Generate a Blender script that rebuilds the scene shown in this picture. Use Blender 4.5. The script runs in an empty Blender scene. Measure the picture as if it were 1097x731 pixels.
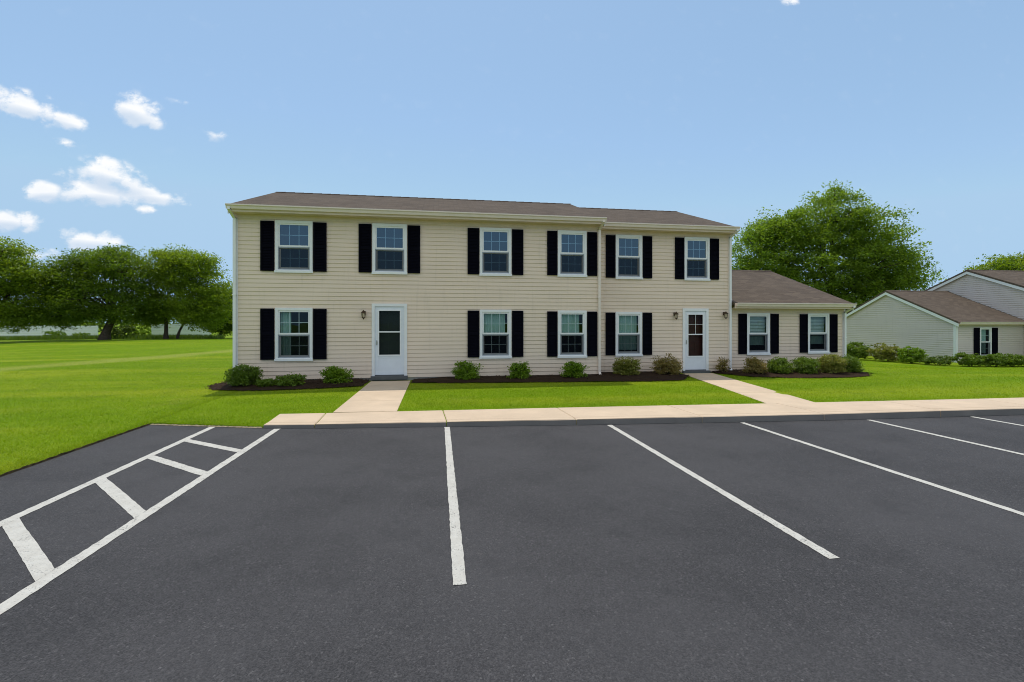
import bpy, math, random
import numpy as np
from mathutils import Vector, noise as mnoise

R = math.radians
rng = np.random.default_rng(7)
random.seed(7)
scene = bpy.context.scene
col = scene.collection

# ------------------------------------------------------------------ camera
PSI = R(8.92)
cam_d = bpy.data.cameras.new('camera')
cam = bpy.data.objects.new('camera', cam_d)
col.objects.link(cam)
cam.location = (0, 0, 1.75)
cam.rotation_euler = (R(90), 0, -PSI)
cam_d.sensor_width = 36
cam_d.lens = 500 / 1097 * 36
cam_d.shift_y = -18.5 / 1097
cam_d.clip_start = 0.05
cam_d.clip_end = 6000
scene.camera = cam

# ------------------------------------------------------------------ mesh helpers
class MB:
    """collects faces and links them as ONE mesh object"""
    def __init__(s):
        s.v = []; s.f = []; s.mi = []
    def add(s, vs, fs, m=0):
        b = len(s.v)
        s.v.extend([tuple(p) for p in vs])
        for f in fs:
            s.f.append([b + i for i in f]); s.mi.append(m)
    def quad(s, a, b, c, d, m=0):
        s.add([a, b, c, d], [(0, 1, 2, 3)], m)
    def box(s, x0, x1, y0, y1, z0, z1, m=0):
        vs = [(x0,y0,z0),(x1,y0,z0),(x1,y1,z0),(x0,y1,z0),(x0,y0,z1),(x1,y0,z1),(x1,y1,z1),(x0,y1,z1)]
        s.add(vs, [(0,3,2,1),(4,5,6,7),(0,1,5,4),(1,2,6,5),(2,3,7,6),(3,0,4,7)], m)
    def prism(s, pts, ex, m=0):
        """polygon pts (list of 3-D) swept by vector ex"""
        n = len(pts); e = Vector(ex)
        top = [tuple(Vector(p) + e) for p in pts]
        fs = [tuple(range(n))[::-1], tuple(range(n, 2*n))]
        for i in range(n):
            j = (i+1) % n
            fs.append((i, j, n+j, n+i))
        s.add(list(pts) + top, fs, m)
    def tube(s, pts, rad, n=8, m=0, cap=True):
        pts = [Vector(p) for p in pts]
        if not hasattr(rad, '__len__'): rad = [rad]*len(pts)
        vs = []; prev = None
        for i, p in enumerate(pts):
            a = pts[max(i-1, 0)]; c = pts[min(i+1, len(pts)-1)]
            d = (c - a).normalized()
            if prev is None:
                up = Vector((0,0,1)) if abs(d.z) < .9 else Vector((1,0,0))
            else: up = prev
            r1 = d.cross(up).normalized(); r2 = r1.cross(d).normalized(); prev = r2
            for k in range(n):
                t = 2*math.pi*k/n
                vs.append(p + (r1*math.cos(t) + r2*math.sin(t))*rad[i])
        fs = []
        for i in range(len(pts)-1):
            for k in range(n):
                k2 = (k+1) % n
                fs.append((i*n+k, i*n+k2, (i+1)*n+k2, (i+1)*n+k))
        if cap:
            fs.append(tuple(range(n))[::-1]); fs.append(tuple(range((len(pts)-1)*n, len(pts)*n)))
        s.add(vs, fs, m)
    def lathe(s, cx, cy, prof, n=12, m=0):
        """prof: list of (r, z)"""
        vs = []
        for r, z in prof:
            for k in range(n):
                t = 2*math.pi*k/n
                vs.append((cx + r*math.cos(t), cy + r*math.sin(t), z))
        fs = []
        for i in range(len(prof)-1):
            for k in range(n):
                k2 = (k+1) % n
                fs.append((i*n+k, i*n+k2, (i+1)*n+k2, (i+1)*n+k))
        s.add(vs, fs, m)
    def build(s, name, mats, parent=None, smooth=False):
        me = bpy.data.meshes.new(name)
        me.from_pydata([tuple(p) for p in s.v], [], s.f)
        if not isinstance(mats, (list, tuple)): mats = [mats]
        for mm in mats: me.materials.append(mm)
        if any(s.mi): me.polygons.foreach_set('material_index', s.mi)
        if smooth: me.polygons.foreach_set('use_smooth', [True]*len(me.polygons))
        me.update()
        o = bpy.data.objects.new(name, me)
        col.objects.link(o)
        if parent: o.parent = parent
        return o

def np_mesh(name, verts, faces, mat, parent=None, smooth=False):
    """verts (N,3), faces (M,k) numpy"""
    me = bpy.data.meshes.new(name)
    n, k = faces.shape
    me.vertices.add(len(verts)); me.vertices.foreach_set('co', np.asarray(verts, np.float32).ravel())
    me.loops.add(n*k); me.loops.foreach_set('vertex_index', faces.astype(np.int32).ravel())
    me.polygons.add(n)
    me.polygons.foreach_set('loop_start', np.arange(0, n*k, k, dtype=np.int32))
    me.polygons.foreach_set('loop_total', np.full(n, k, np.int32))
    if smooth: me.polygons.foreach_set('use_smooth', np.ones(n, bool))
    me.materials.append(mat)
    me.update(calc_edges=True)
    o = bpy.data.objects.new(name, me); col.objects.link(o)
    if parent: o.parent = parent
    return o

def empty(name, loc, rz=0):
    o = bpy.data.objects.new(name, None); col.objects.link(o)
    o.location = loc; o.rotation_euler = (0, 0, rz); o.empty_display_size = .2
    return o

def tag(o, label=None, cat=None, group=None, kind=None):
    if label: o['label'] = label
    if cat: o['category'] = cat
    if group: o['group'] = group
    if kind: o['kind'] = kind
    return o

# ------------------------------------------------------------------ material helpers
def new_mat(name):
    m = bpy.data.materials.new(name); m.use_nodes = True
    nt = m.node_tree; nt.nodes.clear()
    out = nt.nodes.new('ShaderNodeOutputMaterial')
    return m, nt, out

class N:
    def __init__(s, nt): s.nt = nt
    def n(s, t, **kw):
        o = s.nt.nodes.new(t)
        for k, v in kw.items():
            if k.startswith('i_'): o.inputs[k[2:].replace('_', ' ')].default_value = v
            else: setattr(o, k, v)
        return o
    def l(s, a, b): s.nt.links.new(a, b)
    def noise(s, vec, scale, detail=4, rough=.55):
        o = s.n('ShaderNodeTexNoise'); o.inputs['Scale'].default_value = scale
        o.inputs['Detail'].default_value = detail; o.inputs['Roughness'].default_value = rough
        if vec is not None: s.l(vec, o.inputs['Vector'])
        return o.outputs['Fac']
    def ramp(s, fac, stops):
        o = s.n('ShaderNodeValToRGB'); e = o.color_ramp.elements
        while len(e) < len(stops): e.new(.5)
        for i, (p, c) in enumerate(stops):
            e[i].position = p; e[i].color = (c[0], c[1], c[2], 1) if hasattr(c, '__len__') else (c, c, c, 1)
        s.l(fac, o.inputs['Fac']); return o.outputs['Color']
    def mix(s, fac, a, b, mode='MIX'):
        o = s.n('ShaderNodeMix', data_type='RGBA', blend_type=mode)
        for inp, v in ((o.inputs[0], fac), (o.inputs[6], a), (o.inputs[7], b)):
            if hasattr(v, 'is_linked') or isinstance(v, bpy.types.NodeSocket): s.l(v, inp)
            elif hasattr(v, '__len__'): inp.default_value = (v[0], v[1], v[2], 1)
            else: inp.default_value = v if inp == o.inputs[0] else (v, v, v, 1)
        return o.outputs[2]
    def math(s, op, a, b=None, c=None, clamp=False):
        o = s.n('ShaderNodeMath', operation=op, use_clamp=clamp)
        for i, v in enumerate((a, b, c)):
            if v is None: continue
            if isinstance(v, bpy.types.NodeSocket): s.l(v, o.inputs[i])
            else: o.inputs[i].default_value = v
        return o.outputs[0]
    def mapr(s, v, a, b, c, d, smooth=False):
        o = s.n('ShaderNodeMapRange')
        if smooth: o.interpolation_type = 'SMOOTHSTEP'
        s.l(v, o.inputs[0])
        for i, q in enumerate((a, b, c, d)): o.inputs[1+i].default_value = q
        return o.outputs[0]
    def coords(s, scale=(1,1,1), world=False):
        if world: src = s.n('ShaderNodeNewGeometry').outputs['Position']
        else: src = s.n('ShaderNodeTexCoord').outputs['Object']
        if scale == (1,1,1): return src
        mp = s.n('ShaderNodeMapping'); mp.inputs['Scale'].default_value = scale
        s.l(src, mp.inputs['Vector']); return mp.outputs['Vector']
    def bump(s, h, strength, dist):
        o = s.n('ShaderNodeBump'); o.inputs['Strength'].default_value = strength
        o.inputs['Distance'].default_value = dist; s.l(h, o.inputs['Height']); return o.outputs['Normal']

def simple(name, c, rough=.5, var=.06, scale=6, spec=.5, metal=0, bump=0, bscale=60):
    m, nt, out = new_mat(name); q = N(nt)
    b = q.n('ShaderNodeBsdfPrincipled')
    co = q.coords()
    f = q.noise(co, scale)
    lo = [x*(1-var) for x in c]; hi = [min(1, x*(1+var)) for x in c]
    q.l(q.ramp(f, [(.3, lo), (.7, hi)]), b.inputs['Base Color'])
    b.inputs['Roughness'].default_value = rough; b.inputs['Metallic'].default_value = metal
    b.inputs['Specular IOR Level'].default_value = spec
    if bump: q.l(q.bump(q.noise(co, bscale), bump, .01), b.inputs['Normal'])
    q.l(b.outputs[0], out.inputs[0]); return m

def siding_mat(name, c):
    m, nt, out = new_mat(name); q = N(nt)
    b = q.n('ShaderNodeBsdfPrincipled')
    big = q.noise(q.coords((.5,.5,.9)), 1.6, 4)
    streak = q.noise(q.coords((.7,.7,26)), 1.0, 3)
    dirt = q.noise(q.coords((9,9,.7)), 1.0, 4)
    a = q.ramp(big, [(.3, [x*.93 for x in c]), (.7, [x*1.05 for x in c])])
    a = q.mix(.5, a, q.ramp(streak, [(.35, [x*.94 for x in c]), (.65, [x*1.04 for x in c])]))
    a = q.mix(q.mapr(dirt, .55, .8, 0, .16), a, (.30, .26, .2))
    q.l(a, b.inputs['Base Color']); b.inputs['Roughness'].default_value = .55
    b.inputs['Specular IOR Level'].default_value = .3
    q.l(q.bump(q.noise(q.coords((3,3,60)), 1.0, 3), .15, .004), b.inputs['Normal'])
    q.l(b.outputs[0], out.inputs[0]); return m

def shingle_mat(name, c1, c2, c3):
    m, nt, out = new_mat(name); q = N(nt)
    b = q.n('ShaderNodeBsdfPrincipled')
    co = q.coords()
    br = q.n('ShaderNodeTexBrick'); q.l(co, br.inputs['Vector'])
    br.inputs['Scale'].default_value = 1; br.offset = .5
    br.inputs['Brick Width'].default_value = .32; br.inputs['Row Height'].default_value = .135
    br.inputs['Mortar Size'].default_value = .006; br.inputs['Mortar Smooth'].default_value = .3
    br.inputs['Bias'].default_value = 0
    br.inputs['Color1'].default_value = (*c1, 1); br.inputs['Color2'].default_value = (*c2, 1)
    br.inputs['Mortar'].default_value = tuple(x*.45 for x in c1) + (1,)
    g = q.noise(co, 160, 2)
    a = q.mix(q.mapr(g, .35, .7, 0, .55), br.outputs['Color'], c3)
    w = q.noise(q.coords((.8,.35,1)), 1.0, 4)
    a = q.mix(q.mapr(w, .4, .75, 0, .35), a, [x*.7 for x in c1])
    q.l(a, b.inputs['Base Color']); b.inputs['Roughness'].default_value = .95
    b.inputs['Specular IOR Level'].default_value = .15
    h = q.math('ADD', q.math('MULTIPLY', br.outputs['Fac'], -.8), q.math('MULTIPLY', g, .5))
    q.l(q.bump(h, .6, .012), b.inputs['Normal'])
    q.l(b.outputs[0], out.inputs[0]); return m

def asphalt_nodes(q):
    """returns colour socket and height socket; world position based"""
    co = q.coords(world=True)
    vo = q.n('ShaderNodeTexVoronoi'); vo.inputs['Scale'].default_value = 90; q.l(co, vo.inputs['Vector'])
    fine = q.noise(co, 100, 4, .75); mid = q.noise(co, 14, 4); big = q.noise(co, .45, 5, .6)
    st = q.noise(co, 1.7, 5, .65)
    base = q.ramp(vo.outputs['Color'], [(.0, (.014,.014,.0145)), (.5, (.040,.039,.0395)), (.85, (.080,.078,.078)), (1, (.19,.186,.18))])
    base = q.mix(q.mapr(fine, .45, .68, 0, .75), base, (.088,.086,.087))
    base = q.mix(q.mapr(fine, .55, .35, 0, .75), base, (.013,.013,.0135))
    base = q.mix(q.mapr(big, .35, .65, 0, .6), base, (.066,.065,.066))
    base = q.mix(q.mapr(big, .5, .3, 0, .4), base, (.030,.030,.031))
    base = q.mix(q.mapr(st, .52, .75, 0, .45), base, (.026,.026,.027))
    base = q.mix(q.mapr(mid, .5, .75, 0, .25), base, (.07,.069,.069))
    h = q.math('ADD', q.math('MULTIPLY', vo.outputs['Distance'], -1), q.math('MULTIPLY', fine, .9))
    base = q.mix(1.0, base, (1.13, 1.08, 1.08), 'MULTIPLY')
    return co, base, h

def asphalt_mat():
    m, nt, out = new_mat('asphalt'); q = N(nt)
    b = q.n('ShaderNodeBsdfPrincipled')
    co, base, h = asphalt_nodes(q)
    q.l(base, b.inputs['Base Color']); b.inputs['Roughness'].default_value = .88
    b.inputs['Specular IOR Level'].default_value = .3
    q.l(q.bump(h, .55, .008), b.inputs['Normal'])
    q.l(b.outputs[0], out.inputs[0]); return m

def paint_mat():
    m, nt, out = new_mat('white_road_paint'); q = N(nt)
    b = q.n('ShaderNodeBsdfPrincipled')
    co, base, h = asphalt_nodes(q)
    w1 = q.noise(co, 60, 5, .75); w2 = q.noise(co, 5, 3)
    wear = q.math('ADD', w1, q.math('MULTIPLY', q.math('SUBTRACT', w2, .5), .35))
    pc = q.ramp(q.noise(co, 9, 5, .7), [(.3, (.48,.445,.385)), (.7, (.60,.57,.505))])
    pc = q.mix(q.mapr(q.noise(co, 110, 3, .7), .5, .7, 0, .35), pc, (.36,.35,.33))
    q.l(q.mix(q.mapr(wear, .575, .68, 0, .9), pc, base), b.inputs['Base Color'])
    b.inputs['Roughness'].default_value = .8
    q.l(q.bump(h, .35, .006), b.inputs['Normal'])
    q.l(b.outputs[0], out.inputs[0]); return m

def concrete_mat(name, c):
    m, nt, out = new_mat(name); q = N(nt)
    b = q.n('ShaderNodeBsdfPrincipled'); co = q.coords(world=True)
    a = q.ramp(q.noise(co, 1.3, 5, .6), [(.3, [x*.88 for x in c]), (.7, [x*1.07 for x in c])])
    a = q.mix(q.mapr(q.noise(co, 70, 4, .7), .5, .75, 0, .4), a, [x*.72 for x in c])
    a = q.mix(q.mapr(q.noise(co, 5, 6, .7), .58, .72, 0, .35), a, [x*.7 for x in c])
    q.l(a, b.inputs['Base Color']); b.inputs['Roughness'].default_value = .85
    b.inputs['Specular IOR Level'].default_value = .25
    q.l(q.bump(q.noise(co, 130, 3), .3, .004), b.inputs['Normal'])
    q.l(b.outputs[0], out.inputs[0]); return m

def grass_mat(name, blade=False):
    m, nt, out = new_mat(name); q = N(nt)
    co = q.coords(world=True)
    big = q.noise(co, .22, 4, .55); mid = q.noise(co, 1.6, 4, .6); fine = q.noise(co, 38, 4, .7)
    flat = q.n('ShaderNodeMapping'); q.l(co, flat.inputs['Vector'])
    flat.inputs['Rotation'].default_value = (0, 0, R(-9)); flat.inputs['Scale'].default_value = (.05, .45, 1)
    stripe = q.noise(flat.outputs[0], 1.0, 3, .5)
    g0, g1, g2 = GRASS
    a = q.ramp(big, [(.32, g0), (.68, g1)])
    a = q.mix(q.mapr(stripe, .46, .62, 0, .9), a, g2)
    a = q.mix(q.mapr(mid, .48, .7, 0, .5), a, [x*.66 for x in g0])
    a = q.mix(q.mapr(q.noise(co, .75, 5, .65), .56, .72, 0, .45), a, (.42,.44,.07))
    # worn, drier mowing track across the field
    sx = q.n('ShaderNodeSeparateXYZ'); q.l(co, sx.inputs[0])
    tx = q.math('MULTIPLY_ADD', q.math('SUBTRACT', sx.outputs[1], 19.0), .27, -16.3)
    wob = q.math('MULTIPLY', q.math('SUBTRACT', q.noise(co, .25, 3), .5), 2.2)
    dd = q.math('ABSOLUTE', q.math('SUBTRACT', q.math('ADD', sx.outputs[0], wob), tx))
    tr = q.math('MULTIPLY', q.mapr(dd, .3, 1.9, .95, 0, True), q.mapr(sx.outputs[1], 12, 17, 0, 1))
    a = q.mix(q.math('MULTIPLY', tr, q.mapr(mid, .3, .6, .6, 1)), a, (.56,.58,.13))
    if not blade:
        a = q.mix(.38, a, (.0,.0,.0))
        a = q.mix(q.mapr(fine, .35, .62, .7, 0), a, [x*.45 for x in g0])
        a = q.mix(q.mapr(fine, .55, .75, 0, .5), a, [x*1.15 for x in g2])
    else:
        rnd = q.n('ShaderNodeNewGeometry').outputs['Random Per Island']
        a = q.mix(q.mapr(rnd, .0, 1, 0, .45), a, [x*.7 for x in g0])
        a = q.mix(q.mapr(rnd, .80, .82, 0, .6), a, (.55,.62,.09))
        a = q.mix(q.mapr(rnd, .22, .2, 0, .55), a, (.07,.13,.004))
    if blade:
        d = q.n('ShaderNodeBsdfDiffuse'); t = q.n('ShaderNodeBsdfTranslucent'); mx = q.n('ShaderNodeMixShader')
        q.l(a, d.inputs[0]); q.l(q.mix(1.0, a, (1.0,.95,.5), 'MULTIPLY'), t.inputs[0]); mx.inputs[0].default_value = .5
        q.l(d.outputs[0], mx.inputs[1]); q.l(t.outputs[0], mx.inputs[2])
        q.l(mx.outputs[0], out.inputs[0])
    else:
        b = q.n('ShaderNodeBsdfPrincipled'); q.l(a, b.inputs['Base Color'])
        b.inputs['Roughness'].default_value = .9; b.inputs['Specular IOR Level'].default_value = .1
        q.l(q.bump(fine, .8, .03), b.inputs['Normal'])
        q.l(b.outputs[0], out.inputs[0])
    return m

def leaf_mat(name, c, c2, c3=None, trans=.35, scale=.6):
    m, nt, out = new_mat(name); q = N(nt)
    co = q.coords()
    a = q.ramp(q.noise(co, scale, 3), [(.35, c), (.65, c2)])
    rnd = q.n('ShaderNodeNewGeometry').outputs['Random Per Island']
    a = q.mix(q.mapr(rnd, 0, 1, 0, .55), a, c3 or [x*.7 for x in c])
    b = q.n('ShaderNodeBsdfPrincipled'); q.l(a, b.inputs['Base Color'])
    b.inputs['Roughness'].default_value = .5; b.inputs['Specular IOR Level'].default_value = .35
    t = q.n('ShaderNodeBsdfTranslucent'); q.l(q.mix(1.0, a, (1.6,1.55,.7), 'MULTIPLY'), t.inputs[0])
    mx = q.n('ShaderNodeMixShader'); mx.inputs[0].default_value = trans
    q.l(b.outputs[0], mx.inputs[1]); q.l(t.outputs[0], mx.inputs[2]); q.l(mx.outputs[0], out.inputs[0])
    return m

def glass_mat(name, refl, tint, fk=.55):
    m, nt, out = new_mat(name); q = N(nt)
    t = q.n('ShaderNodeBsdfTransparent'); t.inputs[0].default_value = (*tint, 1)
    g = q.n('ShaderNodeBsdfGlossy'); g.inputs['Roughness'].default_value = .015
    g.inputs[0].default_value = (.66,.86,1,1)
    w = q.noise(q.coords(), 2.2, 2)
    q.l(q.bump(w, .25, .01), g.inputs['Normal'])
    fr = q.n('ShaderNodeFresnel'); fr.inputs[0].default_value = 1.5
    f = q.math('ADD', q.math('MULTIPLY', fr.outputs[0], fk), refl, clamp=True)
    mx = q.n('ShaderNodeMixShader'); q.l(f, mx.inputs[0])
    q.l(t.outputs[0], mx.inputs[1]); q.l(g.outputs[0], mx.inputs[2]); q.l(mx.outputs[0], out.inputs[0])
    return m

def screen_mat():
    m, nt, out = new_mat('insect_screen'); q = N(nt)
    t = q.n('ShaderNodeBsdfTransparent'); d = q.n('ShaderNodeBsdfDiffuse'); d.inputs[0].default_value = (.006,.008,.012,1)
    mx = q.n('ShaderNodeMixShader'); mx.inputs[0].default_value = .5
    q.l(t.outputs[0], mx.inputs[1]); q.l(d.outputs[0], mx.inputs[2]); q.l(mx.outputs[0], out.inputs[0])
    return m

GRASS = ((.225,.39,.004), (.31,.47,.005), (.50,.57,.03))
M = {}
M['siding'] = siding_mat('beige_vinyl_siding', (.79,.642,.508))
M['siding2'] = siding_mat('grey_beige_vinyl_siding', (.63,.555,.51))
M['trim'] = simple('white_trim', (.80,.80,.79), .4, .03)
M['vinyl'] = simple('white_vinyl', (.82,.82,.82), .35, .03)
M['gutter'] = simple('almond_gutter', (.80,.69,.60), .4, .04)
M['soffit'] = simple('almond_soffit', (.72,.58,.45), .5, .04)
M['shutter'] = simple('black_shutter', (.004,.004,.008), .85, .15, spec=.04)
M['roof'] = shingle_mat('brown_shingles', (.130,.098,.072), (.076,.056,.042), (.168,.132,.104))
M['foundation'] = concrete_mat('foundation_concrete', (.36,.34,.31))
M['concrete'] = concrete_mat('walk_concrete', (.64,.49,.345))
M['kerb'] = concrete_mat('stained_shaded_kerb_face', (.20,.185,.17))  # front face only: scuff stains plus its shade put into the colour
M['asphalt'] = asphalt_mat()
M['paint'] = paint_mat()
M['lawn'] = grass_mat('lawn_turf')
M['blade'] = grass_mat('grass_blades', True)
M['glass_up'] = glass_mat('upper_glass', .11, (.55,.70,.80))
M['glass_lo'] = glass_mat('lower_glass', .015, (.72,.80,.80), .35)
M['glass_door'] = glass_mat('door_glass', .0, (.70,.74,.72), .12)
M['screen'] = screen_mat()
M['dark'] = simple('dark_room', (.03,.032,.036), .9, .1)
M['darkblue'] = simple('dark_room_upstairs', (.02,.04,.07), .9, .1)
M['curtain'] = simple('pale_green_curtain', (.50,.66,.60), .8, .08, scale=9)
M['blind'] = simple('pale_blind', (.62,.70,.70), .7, .05)
M['screenframe'] = simple('grey_screen_frame', (.30,.33,.37), .45, .05)
M['doorwhite'] = simple('white_door', (.74,.77,.82), .4, .03)
M['innerdoor'] = simple('dark_red_inner_door', (.065,.013,.008), .5, .1)
M['innergreen'] = simple('dark_green_inner_door', (.012,.022,.02), .5, .1)
M['brass'] = simple('bronze_lamp', (.075,.045,.025), .4, .1, metal=.7)
M['lampglass'] = simple('frosted_lamp_glass', (.55,.45,.32), .3, .05)
M['steel'] = simple('metal_handle', (.45,.44,.42), .3, .05, metal=.9)
M['step'] = simple('dark_threshold', (.10,.10,.105), .7, .1)
M['mulch'] = simple('brown_mulch', (.036,.021,.012), .95, .5, scale=45, spec=.1, bump=1, bscale=55)
M['soil'] = simple('cut_soil', (.075,.055,.03), .95, .5, scale=25, spec=.1)
M['chip'] = simple('mulch_chips', (.055,.032,.018), .95, .6, scale=12, spec=.1)
M['bark'] = simple('tree_bark', (.075,.058,.045), .95, .4, scale=8, spec=.1, bump=.8, bscale=18)
M['fence'] = simple('white_fence', (.76,.79,.80), .5, .05)
M['dirt'] = simple('dry_edge', (.33,.27,.17), .95, .35, scale=30, spec=.1, bump=.6)
M['leaf_dark'] = leaf_mat('dark_tree_leaves', (.105,.175,.014), (.155,.23,.02), trans=.55)
M['leaf_mid'] = leaf_mat('mid_tree_leaves', (.165,.25,.018), (.235,.31,.026), trans=.55)
M['leaf_oak'] = leaf_mat('oak_leaves', (.15,.245,.022), (.22,.315,.036), trans=.55)
M['leaf_bush'] = leaf_mat('shrub_leaves', (.16,.27,.012), (.21,.32,.016), scale=3)
M['leaf_bush2'] = leaf_mat('dark_shrub_leaves', (.12,.195,.016), (.17,.25,.02), scale=3)
M['leaf_brown'] = leaf_mat('bronze_shrub_leaves', (.26,.18,.06), (.33,.23,.085), (.15,.19,.04), scale=5)
M['leaf_olive'] = leaf_mat('olive_shrub_leaves', (.19,.245,.03), (.26,.28,.05), (.24,.17,.06), scale=4)
M['leaf_lime'] = leaf_mat('young_green_leaves', (.10,.16,.02), (.13,.19,.03), scale=3)

# ------------------------------------------------------------------ ground
def interp(x, pts):
    return float(np.interp(x, [p[0] for p in pts], [p[1] for p in pts]))
KERB = [(-4.95, 8.97), (-2.86, 8.36), (-2.16, 8.25), (2.07, 7.84), (6.31, 7.52), (11.17, 7.36), (40, 7.3)]
WALK_BACK = [(-2.94, 9.30), (-2.42, 9.24), (2.36, 8.94), (8.24, 8.55), (12.7, 8.40), (40, 8.3)]
def walk_z(x): return interp(x, [(-3, .065), (0, .085), (4, .108), (9, .125), (40, .13)])
def smooth(t): t = min(1, max(0, t)); return t*t*(3-2*t)
def lawn_z(x, y):
    z = .035
    z += .06*smooth((y-8)/5)*smooth((x+7)/5)
    z += (walk_z(x)-.02-.035)*smooth((x+3.2)/.8)*(1-smooth((y-9)/4))*smooth((x+3)/1)
    # falls away towards the neighbouring house on the right
    z -= .50*smooth((x-13)/13)*smooth((y-10)/10)
    # gentle swells of the field on the left
    d = smooth((-x-6)/10)*smooth((y-9)/10)
    z += d*(.10*math.sin(x*.16+y*.11) + .10*math.sin(y*.21-1.0+x*.05))
    z += .015*math.sin(x*.9+1)*math.sin(y*.7)*smooth((-x-5.2)/2)
    return z
def steps(lo, hi, first, grow):
    out = [0.0]; s = first
    while out[-1] < hi-lo: out.append(out[-1]+s); s *= grow
    out[-1] = hi-lo
    return [lo+v for v in out]
def build_lawn():
    vs = []; fs = []
    def grid(P, skirt_i=None):
        b = len(vs); nr = len(P); nc = len(P[0])
        for r in P: vs.extend(r)
        for i in range(nr-1):
            for j in range(nc-1):
                fs.append((b+i*nc+j, b+i*nc+j+1, b+(i+1)*nc+j+1, b+(i+1)*nc+j))
    xs = [-4.95-(v+4.95) for v in steps(-4.95, 500, .35, 1.045)]
    ys = sorted([v for v in steps(8.97, 700, .4, 1.04)] + [8.97-(v-8.97) for v in steps(8.97, 300, .4, 1.06)[1:]])
    P = []
    for y in ys:
        row = [(x, y, lawn_z(x, y)) for x in reversed(xs)] + [(-4.95, y, -.06)]
        P.append(row)
    grid(P)
    xs2 = steps(-4.95, 30, .3, 1.01) + steps(30, 600, 1, 1.1)[1:]
    ss = steps(0, 700, .25, 1.035)
    P = []
    P.append([(x, interp(x, KERB), -.06) for x in xs2])
    for s in ss: P.append([(x, interp(x, KERB)+s, lawn_z(x, interp(x, KERB)+s)) for x in xs2])
    grid(P)
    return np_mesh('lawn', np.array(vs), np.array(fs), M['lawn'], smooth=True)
tag(build_lawn(), kind='structure')
g = MB(); g.quad((-4000,-4000,-.9), (4000,-4000,-.9), (4000,4000,-.9), (-4000,4000,-.9))
tag(g.build('ground', M['lawn']), kind='structure')

# cut soil edge of the lawn along the left side of the lot
m = MB(); r = random.Random(8); ys = [-6+.06*i for i in range(250)]; ys = [y for y in ys if y < 8.95]
A_ = [(-4.932-r.uniform(0,.012), y, -.01) for y in ys]; B_ = [(-4.943-r.uniform(0,.004), y, lawn_z(-4.95, y)-.010+r.uniform(-.006,.006)) for y in ys]
C_ = [(-5.03, y, lawn_z(-5.03, y)-.01) for y in ys]
n = len(ys); m.add(A_+B_+C_, [(i, i+1, n+i+1, n+i) for i in range(n-1)]+[(n+i, n+i+1, 2*n+i+1, 2*n+i) for i in range(n-1)])
tag(m.build('soil_edge', M['soil']), kind='structure')

# parking lot
def build_lot():
    m = MB()
    xs = [-4.95, -4.2, -3.5, -2.86, -2.16, 0, 2.07, 4.2, 6.31, 8.7, 11.17, 20, 60]
    for a, b in zip(xs[:-1], xs[1:]):
        m.quad((a,-45,0), (b,-45,0), (b,interp(b,KERB)+.02,0), (a,interp(a,KERB)+.02,0))
    return m.build('parking_lot', M['asphalt'])
tag(build_lot(), kind='structure')

def paint_line(name, p, q_, w, seed=0):
    """painted stripe 4 mm above the asphalt with slightly ragged edges"""
    r = random.Random(seed); m = MB()
    p = Vector(p); q_ = Vector(q_); d = q_-p; L = d.length; d.normalize(); nrm = Vector((-d.y, d.x))
    n = max(2, int(L/.05)); Ls = []; Rs = []
    for i in range(n+1):
        c = p + d*(L*i/n)
        e0 = w/2 + r.uniform(-.004,.004); e1 = w/2 + r.uniform(-.004,.004)
        Ls.append((*(c+nrm*e0), .004)); Rs.append((*(c-nrm*e1), .004))
    m.add(Ls+Rs, [(n+1+i, n+2+i, i+1, i) for i in range(n)])
    return tag(m.build(name, M['paint']), kind='structure')
lines = [(.14, 7.97, 3.14), (2.91, 7.70, 3.06), (5.30, 7.52, 3.05), (7.72, 7.38, 3.05), (9.90, 7.33, 3.05), (12.4, 7.28, 3.05)]
for i, (x, y0, y1) in enumerate(lines):
    paint_line('parking_line', (x, y1), (x, y0), .088, i)
paint_line('hatch_line', (-2.65, 2.6), (-2.65, 8.27), .10, 11)
paint_line('hatch_line', (-3.78, 2.6), (-3.78, 8.58), .10, 12)
for i, (yl, yr) in enumerate([(7.66,6.91), (6.78,5.93), (5.86,4.75), (4.75,3.71), (3.7,2.75)]):
    # ends butt against the long lines
    rr_ = random.Random(20+i); mb = MB(); x0, x1 = -3.729, -2.701; n = 22; Ls = []; Rs = []
    sl_ = (yr-yl)/(x1-x0); hw = .058*math.hypot(1, sl_)
    for k in range(n+1):
        x = x0+(x1-x0)*k/n; yc = yl+(yr-yl)*k/n
        Ls.append((x, yc+hw+rr_.uniform(-.004,.004), .004)); Rs.append((x, yc-hw+rr_.uniform(-.004,.004), .004))
    mb.add(Ls+Rs, [(n+1+k, n+2+k, k+1, k) for k in range(n)])
    tag(mb.build('hatch_bar', M['paint']), kind='structure')

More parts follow.
